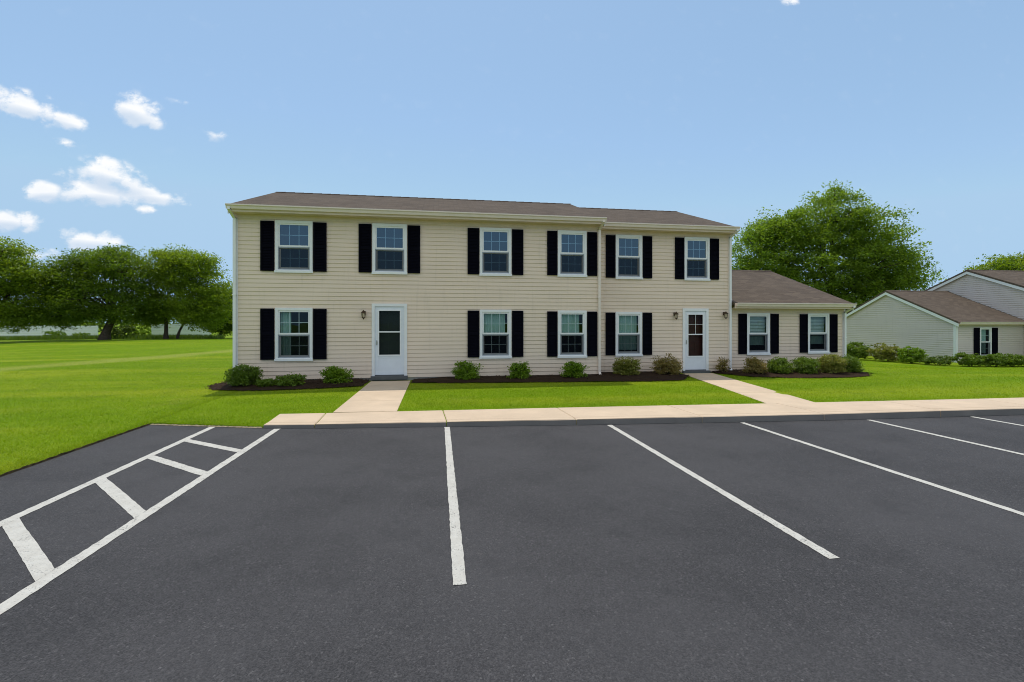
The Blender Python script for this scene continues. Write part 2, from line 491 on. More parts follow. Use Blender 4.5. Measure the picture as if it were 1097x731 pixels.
# sidewalk slabs, kerb and walkways
def build_sidewalk():
    m = MB(); k = MB()
    xs = [-2.9, -2.05, .13, 2.35, 4.6, 6.9, 9.3, 11.6, 14, 17, 20, 24, 28, 33]
    gap = .006
    kt = .15
    for a, b in zip(xs[:-1], xs[1:]):
        a2, b2 = a+gap, b-gap
        z0, z1 = walk_z(a2), walk_z(b2)
        # joints run square to the kerb
        fa, fb = interp(a2, KERB), interp(b2, KERB)
        ba, bb = interp(a2-.05, WALK_BACK), interp(b2-.05, WALK_BACK)
        def slab(mb, ya, yb, ya2, yb2, ra=0, rb=0, e=.012):
            pts = [(a2,ya),(b2,yb),(b2-.05*rb,yb2),(a2-.05*ra,ya2)]
            zz = [z0,z1,z1,z0]
            bot = [(p[0],p[1],-.05) for p in pts]
            mid = [(p[0],p[1],z-e) for p,z in zip(pts,zz)]
            cx = sum(p[0] for p in pts)/4; cy = sum(p[1] for p in pts)/4
            top = [(p[0]+(.012 if p[0]<cx else -.012), p[1]+(.012 if p[1]<cy else -.012), z) for p,z in zip(pts,zz)]
            fs = [(8,9,10,11)]
            for i in range(4):
                j=(i+1)%4
                fs += [(i,j,4+j,4+i),(4+i,4+j,8+j,8+i)]
            mb.add(bot+mid+top, fs)
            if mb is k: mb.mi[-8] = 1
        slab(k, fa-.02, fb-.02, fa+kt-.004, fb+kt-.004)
        slab(m, fa+kt+.003, fb+kt+.003, ba, bb, 1, 1)
    return m, k
sm, km = build_sidewalk()
tag(sm.build('sidewalk', M['concrete']), kind='structure')
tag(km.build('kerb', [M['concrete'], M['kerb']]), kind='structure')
# dry strip of edging where asphalt meets turf left of the sidewalk
m = MB(); r = random.Random(3); prev = None
n = 90
A_ = []; B_ = []
for i in range(n+1):
    x = -4.93 + (4.93-2.92)*i/n
    y = interp(x, KERB)
    A_.append((x, y-.015-r.uniform(0,.03), .006)); B_.append((x, y+.005+r.uniform(0,.04), .03))
m.add(A_+B_, [(i, i+1, n+2+i, n+1+i) for i in range(n)])
tag(m.build('dirt_edge', M['dirt']), kind='structure')

def walkway(pts, zs):
    """pts: rows of (left, right) points from sidewalk to door, each row pair a slab"""
    m = MB()
    for i in range(len(pts)-1):
        (l0, r0), (l1, r1) = pts[i], pts[i+1]
        za, zb = zs[i], zs[i+1]
        d = .006
        p = [(l0[0],l0[1]+d,za),(r0[0],r0[1]+d,za),(r1[0],r1[1]-d,zb),(l1[0],l1[1]-d,zb)]
        bot = [(q_[0],q_[1],-.05) for q_ in p]
        m.add(bot+p, [(4,5,6,7),(0,1,5,4),(1,2,6,5),(2,3,7,6),(3,0,4,7)])
    return m
def lerp2(a, b, t): return (a[0]+(b[0]-a[0])*t, a[1]+(b[1]-a[1])*t)
L0, R0, L1, R1 = (-1.97,9.23), (-.79,9.14), (-1.90,13.72), (-.80,13.72)
tt = [0,.27,.54,.8,1]
m = walkway([(lerp2(L0,L1,t), lerp2(R0,R1,t)) for t in tt], [.08,.09,.10,.11,.115])
tag(m.build('walkway', M['concrete']), kind='structure')
L0, R0, L1, R1 = (6.66,8.67), (7.74,8.60), (7.92,14.3), (8.98,14.3)
m = walkway([(lerp2(L0,L1,t), lerp2(R0,R1,t)) for t in (0,.26,.52,.78,1)], [.112,.112,.112,.112,.112])
tag(m.build('walkway', M['concrete']), kind='structure')

# mulch beds: low mounded sheets
def bed(front, back):
    """front / back polylines of (x,y) with equal x-span parameter"""
    m = MB(); n = 40; k = 6
    P = []
    r = random.Random(len(front)*7)
    for i in range(n+1):
        t = i/n
        def along(pl):
            s = t*(len(pl)-1); j = min(int(s), len(pl)-2); return lerp2(pl[j], pl[j+1], s-j)
        a, b = along(front), along(back)
        for j in range(k+1):
            p = lerp2(a, b, j/k)
            jit = r.uniform(-.03,.03) if 0 < j < k else r.uniform(-.02,.02)
            e = min(j/k*4, 1, t*8, (1-t)*8)
            P.append((p[0]+jit, p[1]+jit, lawn_z(p[0],p[1]) + .012 + .06*min(1,e) + r.uniform(0,.02)))
    fs = []
    for i in range(n):
        for j in range(k):
            a = i*(k+1)+j; fs.append((a, a+k+1, a+k+2, a+1))
    m.add(P, fs)
    # loose chips
    for c in range(900):
        i = r.randrange(len(P)); p = P[i]; x = p[0]+r.uniform(-.08,.08); y = p[1]+r.uniform(-.1,.1)
        s = r.uniform(.012,.035); an = r.uniform(0,6.28); ca, sa = math.cos(an)*s, math.sin(an)*s
        z = p[2]+r.uniform(.002,.018); w = .3
        m.add([(x-ca+sa*w,y-sa-ca*w,z),(x-ca-sa*w,y-sa+ca*w,z+r.uniform(0,.012)),(x+ca-sa*w,y+sa+ca*w,z+r.uniform(0,.012)),(x+ca+sa*w,y+sa-ca*w,z)], [(0,1,2,3)], 1)
    return tag(m.build('mulch_bed', [M['mulch'], M['chip']], smooth=False), kind='structure')
bed([(-6.15,13.75),(-5.7,12.95),(-4.9,12.6),(-4.1,12.45),(-3.2,12.5),(-2.6,12.55),(-1.98,12.75)],
    [(-6.1,13.95),(-5.9,14.5),(-5.2,13.99),(-4.3,13.99),(-3.3,13.99),(-2.5,13.99),(-1.98,13.99)])
bed([(-.74,13.25),(.6,12.98),(2.4,12.85),(4.2,12.7),(5.8,12.55),(7.0,12.6),(7.82,13.7)],
    [(-.74,13.99),(.6,13.99),(2.4,13.99),(4.9,13.99),(5.0,14.59),(7.0,14.59),(7.84,14.59)])
bed([(9.1,14.2),(9.6,13.1),(10.4,12.7),(11.4,12.5),(12.5,12.5),(13.4,12.75),(14.2,13.6)],
    [(9.1,14.59),(9.7,14.59),(10.5,14.74),(11.4,14.74),(12.5,14.74),(13.4,14.74),(14.45,14.74)])

# ------------------------------------------------------------------ houses
def siding_front(mb, x0, x1, y, z0, z1, holes, course=.118, out=.015, face=-1):
    """lap siding on a wall facing -Y, openings cut out. holes: (xa,xb,za,zb)"""
    z = z0
    while z < z1-1e-6:
        zt = min(z+course, z1)
        lipz = z+.013
        cuts = sorted({z, lipz, zt} | {h[i] for h in holes for i in (2,3) if z < h[i] < zt})
        for a, b in zip(cuts[:-1], cuts[1:]):
            zm = (a+b)/2
            sp = [(x0, x1)]
            for h in holes:
                if h[2] < zm < h[3]:
                    ns = []
                    for s in sp:
                        if h[1] <= s[0] or h[0] >= s[1]: ns.append(s); continue
                        if h[0] > s[0]: ns.append((s[0], h[0]))
                        if h[1] < s[1]: ns.append((h[1], s[1]))
                    sp = ns
            off = lambda c: out*(.25 + .75*(c-z)/.013) if c < lipz else out*(1-(c-lipz)/(course-.013))
            oa = off(a); ob = off(b)
            for s in sp:
                mb.quad((s[0],y-oa,a),(s[1],y-oa,a),(s[1],y-ob,b),(s[0],y-ob,b))
                if a == z: mb.quad((s[0],y,a),(s[1],y,a),(s[1],y-oa,a),(s[0],y-oa,a))
        z = zt
def siding_side(mb, x, prof, z0, z1, sgn, course=.125, out=.020):
    """lap siding on a wall facing sgn*X; prof(z) -> (ya, yb)"""
    z = z0
    while z < z1-1e-6:
        zt = min(z+course, z1)
        a0, a1 = prof(z); b0, b1 = prof(zt)
        o = sgn*out; lz_ = min(z+.016, zt-.001)
        e_ = [(x+o*.2,a0,z),(x+o*.2,a1,z),(x+o,a1,lz_),(x+o,a0,lz_)]
        mb.quad(*(e_ if sgn > 0 else e_[::-1]))
        q_ = [(x+o,a0,lz_),(x+o,a1,lz_),(x+.001*sgn,b1,zt),(x+.001*sgn,b0,zt)]
        mb.quad(*(q_ if sgn > 0 else q_[::-1]))
        mb.quad((x,a0,z),(x,a1,z),(x+o*.2,a1,z),(x+o*.2,a0,z))
        z = zt

def frame_rect(mb, x0, x1, z0, z1, w, y0, y1, m=0, wb=None):
    """rectangular frame, members butted"""
    wb = wb or w
    mb.box(x0, x0+w, y0, y1, z0, z1, m); mb.box(x1-w, x1, y0, y1, z0, z1, m)
    mb.box(x0+w, x1-w, y0, y1, z1-w, z1, m); mb.box(x0+w, x1-w, y0, y1, z0, z0+wb, m)

def make_window(par, cx, zc, w, h, y, mode, grid=(3,2), shw=.36, sh=True, glass='glass_lo', sidx=0):
    """double-hung window in a wall facing -Y at y; returns the opening"""
    x0, x1, z0, z1 = cx-w/2, cx+w/2, zc-h/2, zc+h/2
    f = MB()
    cw = .075
    frame_rect(f, x0, x1, z0, z1, cw, y-.035, y+.06)
    f.box(x0-.015, x1+.015, y-.06, y-.036, z0-.012, z0+.05)        # sill lip
    win = f.build('window', M['vinyl'], par)
    ix0, ix1, iz0, iz1 = x0+cw, x1-cw, z0+cw, z1-cw
    zm = (iz0+iz1)/2 + .01
    # upper sash (outer), lower sash (set back)
    up = MB(); frame_rect(up, ix0, ix1, zm-.02, iz1, .045, y-.015, y+.02)
    nx, nz = grid
    gx0, gx1, gz0, gz1 = ix0+.045, ix1-.045, zm+.025, iz1-.045
    for i in range(1, nx): 
        gx = gx0+(gx1-gx0)*i/nx; up.box(gx-.008, gx+.008, y+.008, y+.016, gz0, gz1)
    for i in range(1, nz):
        gz = gz0+(gz1-gz0)*i/nz
        for k in range(nx):
            up.box(gx0+(gx1-gx0)*k/nx+.009, gx0+(gx1-gx0)*(k+1)/nx-.009, y+.008, y+.016, gz-.008, gz+.008)
    up.build('sash', M['vinyl'], win)
    lo = MB(); frame_rect(lo, ix0+.012, ix1-.012, iz0+.022, zm-.022, .05, y+.024, y+.052)
    gx0, gx1, hz0, hz1 = ix0+.062, ix1-.062, iz0+.072, zm-.072
    for i in range(1, nx):
        gx = gx0+(gx1-gx0)*i/nx; lo.box(gx-.008, gx+.008, y+.042, y+.048, hz0, hz1)
    for i in range(1, nz):
        gz = hz0+(hz1-hz0)*i/nz
        for k in range(nx):
            lo.box(gx0+(gx1-gx0)*k/nx+.009, gx0+(gx1-gx0)*(k+1)/nx-.009, y+.042, y+.048, gz-.008, gz+.008)
    lo.build('sash', M['vinyl'], win)
    # half screen in front of the lower sash
    sc = MB(); frame_rect(sc, ix0+.002, ix1-.002, iz0+.002, zm-.024, .028, y-.012, y+.006)
    sc.build('screen_frame', M['screenframe'], win)
    s2 = MB(); s2.quad((ix0+.03,y-.003,iz0+.03),(ix1-.03,y-.003,iz0+.03),(ix1-.03,y-.003,zm-.052),(ix0+.03,y-.003,zm-.052))
    s2.build('screen', M['screen'], win)
    gp = MB()
    gp.quad((ix0+.04,y+.003,zm+.02),(ix1-.04,y+.003,zm+.02),(ix1-.04,y+.003,iz1-.04),(ix0+.04,y+.003,iz1-.04))
    gp.build('pane', M[glass], win)
    gp = MB()
    gp.quad((ix0+.056,y+.038,iz0+.066),(ix1-.056,y+.038,iz0+.066),(ix1-.056,y+.038,zm-.066),(ix0+.056,y+.038,zm-.066))
    gp.build('pane', M[glass], win)
    # the room behind, open towards the pane
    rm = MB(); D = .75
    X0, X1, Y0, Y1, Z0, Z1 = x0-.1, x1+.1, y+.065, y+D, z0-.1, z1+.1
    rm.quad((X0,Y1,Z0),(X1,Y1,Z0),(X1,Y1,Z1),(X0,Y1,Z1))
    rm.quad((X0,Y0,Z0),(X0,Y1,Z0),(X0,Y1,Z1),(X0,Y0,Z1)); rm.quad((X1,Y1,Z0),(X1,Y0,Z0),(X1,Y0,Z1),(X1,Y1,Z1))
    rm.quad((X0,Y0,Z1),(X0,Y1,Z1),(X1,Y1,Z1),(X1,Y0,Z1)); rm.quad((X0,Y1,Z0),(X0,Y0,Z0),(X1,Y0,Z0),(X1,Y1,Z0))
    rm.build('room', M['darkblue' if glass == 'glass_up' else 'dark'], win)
    # curtains / shades
    def drape(xa, xb, za, zb, mat, amp=.018, per=.075, nm='curtain'):
        c = MB(); n = 40; A = []; B = []
        for i in range(n+1):
            xx = xa+(xb-xa)*i/n; yy = y+.15+amp*math.sin(xx/per*6.283)+amp*.5*math.sin(xx/per*2.3)
            A.append((xx,yy,za)); B.append((xx,yy+.006*math.sin(i),zb))
        c.add(A+B, [(i,i+1,n+2+i,n+1+i) for i in range(n)])
        c.build(nm, mat, win, smooth=True)
    def shade(xa, xb, za, zb, mat):
        c = MB(); n = max(3, int((zb-za)/.05))
        for i in range(n):
            z = za+(zb-za)*i/n
            c.quad((xa,y+.105,z+.004),(xb,y+.105,z+.004),(xb,y+.13,z+.046),(xa,y+.13,z+.046))
        c.box(xa, xb, y+.095, y+.14, za-.03, za)
        c.build('blind', mat, win)
    if mode == 'left_curtain':
        drape(ix0+.01, ix0+.30*w, iz0-.02, iz1, M['curtain'])
    elif mode == 'top_curtain':
        drape(ix0+.01, ix1-.10, zm-.05, iz1, M['curtain'])
    elif mode == 'full_curtain':
        drape(ix0+.01, ix1-.05, iz0+.12, iz1, M['curtain'])
    elif mode == 'shade':
        shade(ix0+.01, ix1-.01, zm-.03, iz1, M['blind']); drape(ix0+.01, ix1-.01, iz0+.25, zm-.1, M['curtain'], .01)
    elif mode == 'up_shade':
        shade(ix0+.01, ix1-.01, zm+.04, iz1, M['darkblue'])
    # shutters
    if sh:
        for sx0, sx1 in ((x0-shw-.02, x0-.02), (x1+.02, x1+shw+.02)):
            s = MB(); frame_rect(s, sx0, sx1, z0+.03, z1-.03, .05, y-.053, y-.022)
            mz = (z0+z1)/2
            s.box(sx0+.05, sx1-.05, y-.052, y-.022, mz-.035, mz+.035)
            for (a, b) in ((z0+.08, mz-.035), (mz+.035, z1-.08)):
                nl = int((b-a)/.042)
                for i in range(nl):
                    za = a+(b-a)*i/nl; zb = a+(b-a)*(i+1)/nl
                    s.quad((sx0+.05,y-.046,za),(sx1-.05,y-.046,za),(sx1-.05,y-.026,zb),(sx0+.05,y-.026,zb))
                    s.quad((sx0+.05,y-.026,za),(sx1-.05,y-.026,za),(sx1-.05,y-.046,za),(sx0+.05,y-.046,za))
            s.build('shutter', M['shutter'], par)
    return (x0+.02, x1-.02, z0+.02, z1-.02)

def make_door(par, cx, z0, w, h, y, inner, grid_top, handle_right):
    x0, x1, z1 = cx-w/2, cx+w/2, z0+h
    f = MB(); cw = .085
    f.box(x0, x0+cw, y-.04, y+.08, z0, z1); f.box(x1-cw, x1, y-.04, y+.08, z0, z1)
    f.box(x0+cw, x1-cw, y-.04, y+.08, z1-cw, z1)
    d = f.build('door', M['vinyl'], par)
    ix0, ix1, iz0, iz1 = x0+cw+.006, x1-cw-.006, z0+.03, z1-cw-.006
    # storm door leaf: lower panel, stiles, glass insert frame
    st = .095; pz = iz0 + (.225 if grid_top else .285)*(iz1-iz0)
    l = MB()
    l.box(ix0, ix0+st, y-.012, y+.025, iz0, iz1); l.box(ix1-st, ix1, y-.012, y+.025, iz0, iz1)
    l.box(ix0+st, ix1-st, y-.012, y+.025, iz1-.10, iz1); l.box(ix0+st, ix1-st, y-.012, y+.025, iz0, iz0+.08)
    l.box(ix0+st, ix1-st, y-.006, y+.02, iz0+.08, pz-.08); l.box(ix0+st, ix1-st, y-.012, y+.025, pz-.08, pz)
    l.build('door_leaf', M['doorwhite'], d)
    g_ = MB(); gx0, gx1, gz0, gz1 = ix0+st-.02, ix1-st+.02, pz-.02, iz1-.08
    frame_rect(g_, gx0, gx1, gz0, gz1, .04, y-.026, y-.013)
    zm = gz0 + .52*(gz1-gz0)
    g_.box(gx0+.04, gx1-.04, y-.026, y-.013, zm-.018, zm+.018)
    if grid_top:
        gm = (gx0+gx1)/2; zq = (zm+.018+gz1-.04)/2
        g_.box(gm-.005, gm+.005, y-.022, y-.015, zm+.018, gz1-.04)
        g_.box(gx0+.04, gm-.006, y-.022, y-.015, zq-.005, zq+.005); g_.box(gm+.006, gx1-.04, y-.022, y-.015, zq-.005, zq+.005)
    g_.build('glazing_frame', M['vinyl'], d)
    p = MB()
    p.quad((gx0+.03,y+.004,gz0+.03),(gx1-.03,y+.004,gz0+.03),(gx1-.03,y+.004,gz1-.03),(gx0+.03,y+.004,gz1-.03))
    p.build('pane', M['glass_door'], d)
    i = MB(); yi = y+.13
    i.box(x0-.05, x1+.05, yi, yi+.045, z0-.05, z1+.05)
    for (pa, pb, qa, qb) in ((.18,.46,.55,.90),(.54,.82,.55,.90),(.18,.46,.12,.47),(.54,.82,.12,.47)):
        i.box(x0+w*pa, x0+w*pb, yi-.012, yi-.001, z0+h*qa, z0+h*qb)
    # reveal between storm door and inner door
    for (a, b) in ((x0-.05, x0+.0), (x1-.0, x1+.05)):
        i.box(a, b, y+.085, yi-.001, z0-.05, z1+.05)
    i.box(x0+.001, x1-.001, y+.085, yi-.001, z1-.01, z1+.05)
    i.build('inner_door', inner, d)
    hx = ix1-st/2 if handle_right else ix0+st/2
    hz = iz0+.46*(iz1-iz0)
    hn = MB(); hn.tube([(hx,y-.012,hz),(hx,y-.05,hz)], .012, 8); hn.tube([(hx,y-.05,hz-.02),(hx,y-.05,hz+.07)], .009, 8)
    hn.box(hx-.018, hx+.018, y-.016, y-.0121, hz-.05, hz+.09)
    hn.build('door_handle', M['steel'], d)
    t = MB(); t.box(x0-.02, x1+.02, y-.13, y+.08, z0-.10, z0-.001); t.box(x0+cw, x1-cw, y-.02, y+.08, z0, z0+.025)
    t.build('threshold', M['step'], d)
    return (x0+.03, x1-.03, z0-.02, z1-.03)

def make_lantern(par, x, y, z):
    m = MB()
    m.lathe(x, y-.012, [(.0,z+.06),(.045,z+.06),(.045,z-.05),(.0,z-.05)], 10)
    m.tube([(x,y-.02,z+.02),(x,y-.08,z+.06),(x,y-.11,z+.04)], .011, 8)
    m.lathe(x, y-.11, [(.002,z+.085),(.014,z+.07),(.03,z+.05),(.078,z+.005),(.080,z-.008),(.062,z-.01)], 12)
    for k in range(6):
        t = math.pi/3*k
        m.tube([(x+.06*math.cos(t),y-.11+.06*math.sin(t),z-.01),(x+.042*math.cos(t),y-.11+.042*math.sin(t),z-.13)], .005, 5)
    m.lathe(x, y-.11, [(.05,z-.128),(.05,z-.14),(.02,z-.16),(.008,z-.185),(.0,z-.19)], 12)
    o = m.build('wall_lamp', M['brass'], par, smooth=False)
    g_ = MB(); g_.lathe(x, y-.11, [(.052,z-.012),(.037,z-.128)], 12)
    g_.build('lamp_glass', M['lampglass'], o, smooth=True)

def gable_roof(par, x0, x1, ye, ze, yr, zr, yb, zb, th=.10):
    """two slopes with ridge along X as one solid: front eave ye, ridge yr, back eave yb"""
    m = MB()
    prof = [(ye,ze),(yr,zr),(yb,zb),(yb,zb-th),(yr,zr-th*1.1),(ye,ze-th)]
    n = len(prof)
    A = [(x0,p[0],p[1]) for p in prof]; B = [(x1,p[0],p[1]) for p in prof]
    m.add(A+B, [(0,6,7,1),(1,7,8,2),(2,8,9,3),(3,9,10,4),(4,10,11,5),(5,11,6,0),(0,1,4,5),(1,2,3,4),(6,11,10,7),(7,10,9,8)])
    # ridge cap of overlapping tabs
    L = x1-x0; k = int(L/.3)
    for i in range(k):
        a = x0+L*i/k; b = a+L/k*1.02 if i < k-1 else x1
        s0 = (zr-ze)/(yr-ye)
        m.add([(a,yr-.13,zr-.13*s0+.012),(b,yr-.13,zr-.13*s0+.02),(b,yr,zr+.024),(a,yr,zr+.014),(a,yr+.13,zr-.13*s0+.012),(b,yr+.13,zr-.13*s0+.02)],
              [(0,1,2,3),(3,2,5,4)])
    return m.build('roof', M['roof'], par)

def gutter(par, x0, x1, ye, ze, mat=None):
    """K-style gutter in front of the eave, plus fascia"""
    m = MB(); mat = mat or M['gutter']
    prof = [(ye-.012,ze-.125),(ye-.075,ze-.125),(ye-.095,ze-.06),(ye-.125,ze-.035),(ye-.125,ze-.005),(ye-.118,ze-.005),(ye-.09,ze-.05),(ye-.07,ze-.112),(ye-.012,ze-.112)]
    m.prism([(x0,p[0],p[1]) for p in prof], (x1-x0,0,0))
    return m.build('gutter', mat, par)

def downspout(par, x, y, ztop, zbot, ye, mat, kick=True):
    m = MB()
    w, d = .075, .055
    pts = [(x, ye-.07, ztop-.09), (x, ye-.07, ztop-.13), (x, y-d/2-.02, ztop-.30), (x, y-d/2-.02, zbot+.12)]
    if kick: pts += [(x, y-d/2-.10, zbot+.03), (x, y-d/2-.28, zbot+.015)]
    for a, b in zip(pts[:-1], pts[1:]):
        a = Vector(a); b = Vector(b); dr = (b-a).normalized()
        sx = Vector((w/2,0,0)); sy = dr.cross(Vector((1,0,0))).normalized()*(d/2)
        e = dr*.018
        c = [a-sx-sy-e, a+sx-sy-e, a+sx+sy-e, a-sx+sy-e, b-sx-sy+e, b+sx-sy+e, b+sx+sy+e, b-sx+sy+e]
        m.add(c, [(0,3,2,1),(4,5,6,7),(0,1,5,4),(1,2,6,5),(2,3,7,6),(3,0,4,7)])
    m.box(x-w/2-.012, x+w/2+.012, y-d-.03, y-.016, (ztop+zbot)/2, (ztop+zbot)/2+.03)
    return m.build('downspout', mat, par)

def rake_board(par, x, sgn, ye, ze, yr, zr, w=.15, mat=None, off=.10):
    """white sloped board under the roof edge on a gable face at x (faces sgn*X)"""
    m = MB()
    xa, xb = x, x+sgn*.025
    m.prism([(xa,ye,ze-off-w),(xa,yr,zr-off-w),(xa,yr,zr-off),(xa,ye,ze-off)], (xb-xa,0,0))
    return m.build('rake_trim', mat or M['trim'], par)

H = empty('apartment_building', (0,0,0))
tag(H, 'long two storey beige siding building with black shutters and a lower wing on its right', 'building')
def hp(o): return o
YA, YB, YC = 14.0, 14.6, 14.75
ZB = .17                              # siding bottom
XA0, XA1, XB1, XC1 = -5.60, 4.99, 9.84, 14.43
EA, EC = 4.98, 2.46                   # eave heights
UP, LOW = 3.93, 1.445
WH = 1.46
# --- block A
holes = []
holes.append(make_window(H, -4.04, UP, 1.0, WH, YA, 'up', glass='glass_up'))
holes.append(make_window(H, -1.41, UP, .98, WH, YA, 'up', glass='glass_up'))
holes.append(make_window(H, 1.695, UP-.01, .96, 1.44, YA, 'up', glass='glass_up', shw=.345))
holes.append(make_window(H, 4.08, UP-.01, .92, 1.42, YA, 'up', glass='glass_up', shw=.315))
holes.append(make_window(H, -4.04, LOW+.01, 1.0, 1.49, YA, 'left_curtain'))
holes.append(make_window(H, 1.695, LOW, .96, 1.46, YA, 'top_curtain', shw=.345))
holes.append(make_window(H, 4.08, LOW-.01, .92, 1.45, YA, 'top_curtain', shw=.315))
holes.append(make_door(H, -1.415, .235, 1.0, 2.10, YA, M['innergreen'], False, False))
w = MB(); siding_front(w, XA0, XA1, YA, ZB, EA-.22, holes)
w.build('wall', M['siding'], H)
# --- block B
holes = []
holes.append(make_window(H, 6.185, UP+.02, .92, 1.45, YB, 'up', glass='glass_up', shw=.32))
holes.append(make_window(H, 8.60, UP+.01, .91, 1.45, YB, 'up', glass='glass_up', shw=.32))
holes.append(make_window(H, 6.18, LOW-.03, .92, 1.45, YB, 'full_curtain', shw=.32))
holes.append(make_door(H, 8.55, .175, .935, 2.09, YB, M['innerdoor'], True, False))
w = MB(); siding_front(w, XA1, XB1, YB, ZB-.06, EA-.22, holes)
w.build('wall', M['siding'], H)
# --- wing C
holes = []
holes.append(make_window(H, 11.0, 1.40, .88, 1.45, YC, 'shade', grid=(1,1), shw=.31))
holes.append(make_window(H, 13.36, 1.41, .86, 1.42, YC, 'shade', grid=(1,1), shw=.30))
w = MB(); siding_front(w, XB1, XC1, YC, ZB-.06, EC-.2, holes)
w.build('wall', M['siding'], H)
# ridges
A_R, B_R, C_R = (17.5, 6.38), (18.3, 6.46), (18.6, 4.08)
A_BACK, B_BACK, C_BACK = 2*17.5-13.65, 2*18.3-14.25, 2*18.6-14.4
def gprof(ye, ze, yr, zr, yw0, yw1, drop=.14):
    s = (zr-ze)/(yr-ye)
    def f(z):
        y0 = max(yw0, ye+(z+drop-ze)/s); y1 = min(yw1, 2*yr-(ye+(z+drop-ze)/s))
        return (min(y0,yr), max(y1,yr))
    return f
w = MB(); siding_side(w, XA0, gprof(13.65,EA,*A_R,YA,A_BACK-.35), ZB, A_R[1]-.15, -1)
w.build('side_wall', M['siding'], H)
w = MB(); siding_side(w, XA1, gprof(13.65,EA,*A_R,YA,A_BACK-.35), ZB, A_R[1]-.15, 1)
w.build('side_wall', M['siding'], H)
w = MB(); siding_side(w, XB1, gprof(14.25,EA,*B_R,YB,B_BACK-.35), ZB-.06, B_R[1]-.15, 1)
w.build('side_wall', M['siding'], H)
w = MB(); siding_side(w, XC1, gprof(14.4,EC,*C_R,YC,C_BACK-.35), ZB-.06, C_R[1]-.15, 1)
w.build('side_wall', M['siding'], H)
w = MB(); w.box(XA0+.02, XA1-.02, A_BACK-.4, A_BACK-.35, 0, EA-.2); w.box(XA1-.02, XB1-.02, B_BACK-.4, B_BACK-.35, 0, EA-.2)
w.box(XB1-.02, XC1-.02, C_BACK-.4, C_BACK-.35, 0, EC-.2)
w.build('back_wall', M['siding'], H)
# foundation
w = MB(); w.box(XA0+.02, XA1-.02, YA+.012, YA+.2, -.3, ZB-.001); w.box(XA1-.019, XB1-.02, YB+.012, YB+.2, -.3, ZB-.061)
w.box(XB1-.019, XC1-.02, YC+.012, YC+.2, -.6, ZB-.061); w.box(XA0+.02, XA0+.2, YA+.201, A_BACK-.41, -.3, ZB-.001)
w.box(XC1-.2, XC1-.02, YC+.201, C_BACK-.41, -.6, ZB-.061)
w.build('foundation', M['foundation'], H)
# roofs
gable_roof(H, XA0-.045, XA1+.045, 13.65, EA, *A_R, A_BACK, EA)
gable_roof(H, XA1-.3, XB1+.045, 14.25, EA, *B_R, B_BACK, EA)
gable_roof(H, XB1+.02, XC1+.045, 14.4, EC, *C_R, C_BACK, EC)
# eaves: fascia, soffit, frieze
for (a, b, ye, yw, ze) in ((XA0-.03, XA1+.03, 13.65, YA, EA), (XA1+.035, XB1+.03, 14.25, YB, EA), (XB1+.035, XC1+.03, 14.4, YC, EC)):
    e = MB()
    e.box(a, b, ye-.011, ye+.012, ze-.19, ze-.012)
    e.box(a, b, ye+.0125, yw-.0005, ze-.185, ze-.165)
    e.box(max(a, {EC: XB1+.03}.get(ze, a)), b-.06, yw-.03, yw-.001, ze-.30, ze-.186)
    e.build('eave', M['soffit'], H)
gutter(H, XA0-.05, XA1+.05, 13.65, EA)
gutter(H, XA1+.06, XB1+.05, 14.25, EA)
gutter(H, XB1+.06, XC1+.05, 14.4, EC)
rake_board(H, XA0-.016, -1, 13.66, EA, *A_R); rake_board(H, XA1+.016, 1, 13.66, EA, *A_R)
rake_board(H, XB1+.016, 1, 14.26, EA, *B_R); rake_board(H, XC1+.016, 1, 14.41, EC, *C_R)
# corner boards
for (x, y, z0, z1, sg) in ((XA0, YA, .12, EA-.19, -1), (XA1, YA, .12, EA-.19, 1), (XB1, YB, .1, EA-.19, 1), (XC1, YC, -.1, EC-.19, 1)):
    c = MB(); a, b = (x-.022, x+.085) if sg < 0 else (x-.085, x+.022)
    c.box(a, b, y-.024, y-.0005, z0, z1)
    xa, xb = (a, x-.0005) if sg < 0 else (x+.0005, b)
    c.box(xa, xb, y, y+.085, z0, z1)
    c.build('corner_trim', M['trim'] if x in (XA0, XC1) else M['gutter'], H)
downspout(H, XA0+.02, YA-.01, EA, .1, 13.65, M['trim'])
downspout(H, XA1-.045, YA, EA, .12, 13.65, M['gutter'])
downspout(H, XB1-.03, YB, EA, .1, 14.25, M['trim'])
downspout(H, XC1-.03, YC-.01, EC, .02, 14.4, M['trim'], False)
for (x, y, z) in ((-2.13, YA-.012, 2.06), (7.80, YB-.012, 2.07), (9.60, YB-.012, 2.09)):
    make_lantern(H, x, y, z)

# neighbouring house on the right
K = empty('neighbouring_house', (0,0,0))
tag(K, 'grey beige siding house at the right edge with two stepped gables facing left', 'house')
XD, YD, ZD, XE = 28.4, 21.8, -.45, 33.0
DE, D_R = 1.86, (25.8, 3.88)
E_R, EE = (24.6, 5.15), 2.85
holes = [make_window(K, 30.35, .72, .80, 1.66, YD, 'full_curtain', grid=(2,2), shw=.38)]
w = MB(); siding_front(w, XD, XE-.02, YD, ZD, DE-.16, holes); w.build('wall', M['siding2'], K)
w = MB(); siding_side(w, XD, gprof(YD-.25,DE,*D_R,YD,2*D_R[0]-YD), ZD, D_R[1]-.12, -1); w.build('gable_wall', M['siding2'], K)
w = MB(); siding_side(w, XE, gprof(19.3,EE,*E_R,19.6,29.6), ZD, E_R[1]-.12, -1); w.build('gable_wall', M['siding2'], K)
w = MB(); siding_front(w, XE, XE+9, 19.6, ZD, EE-.2, []); w.build('wall', M['siding2'], K)
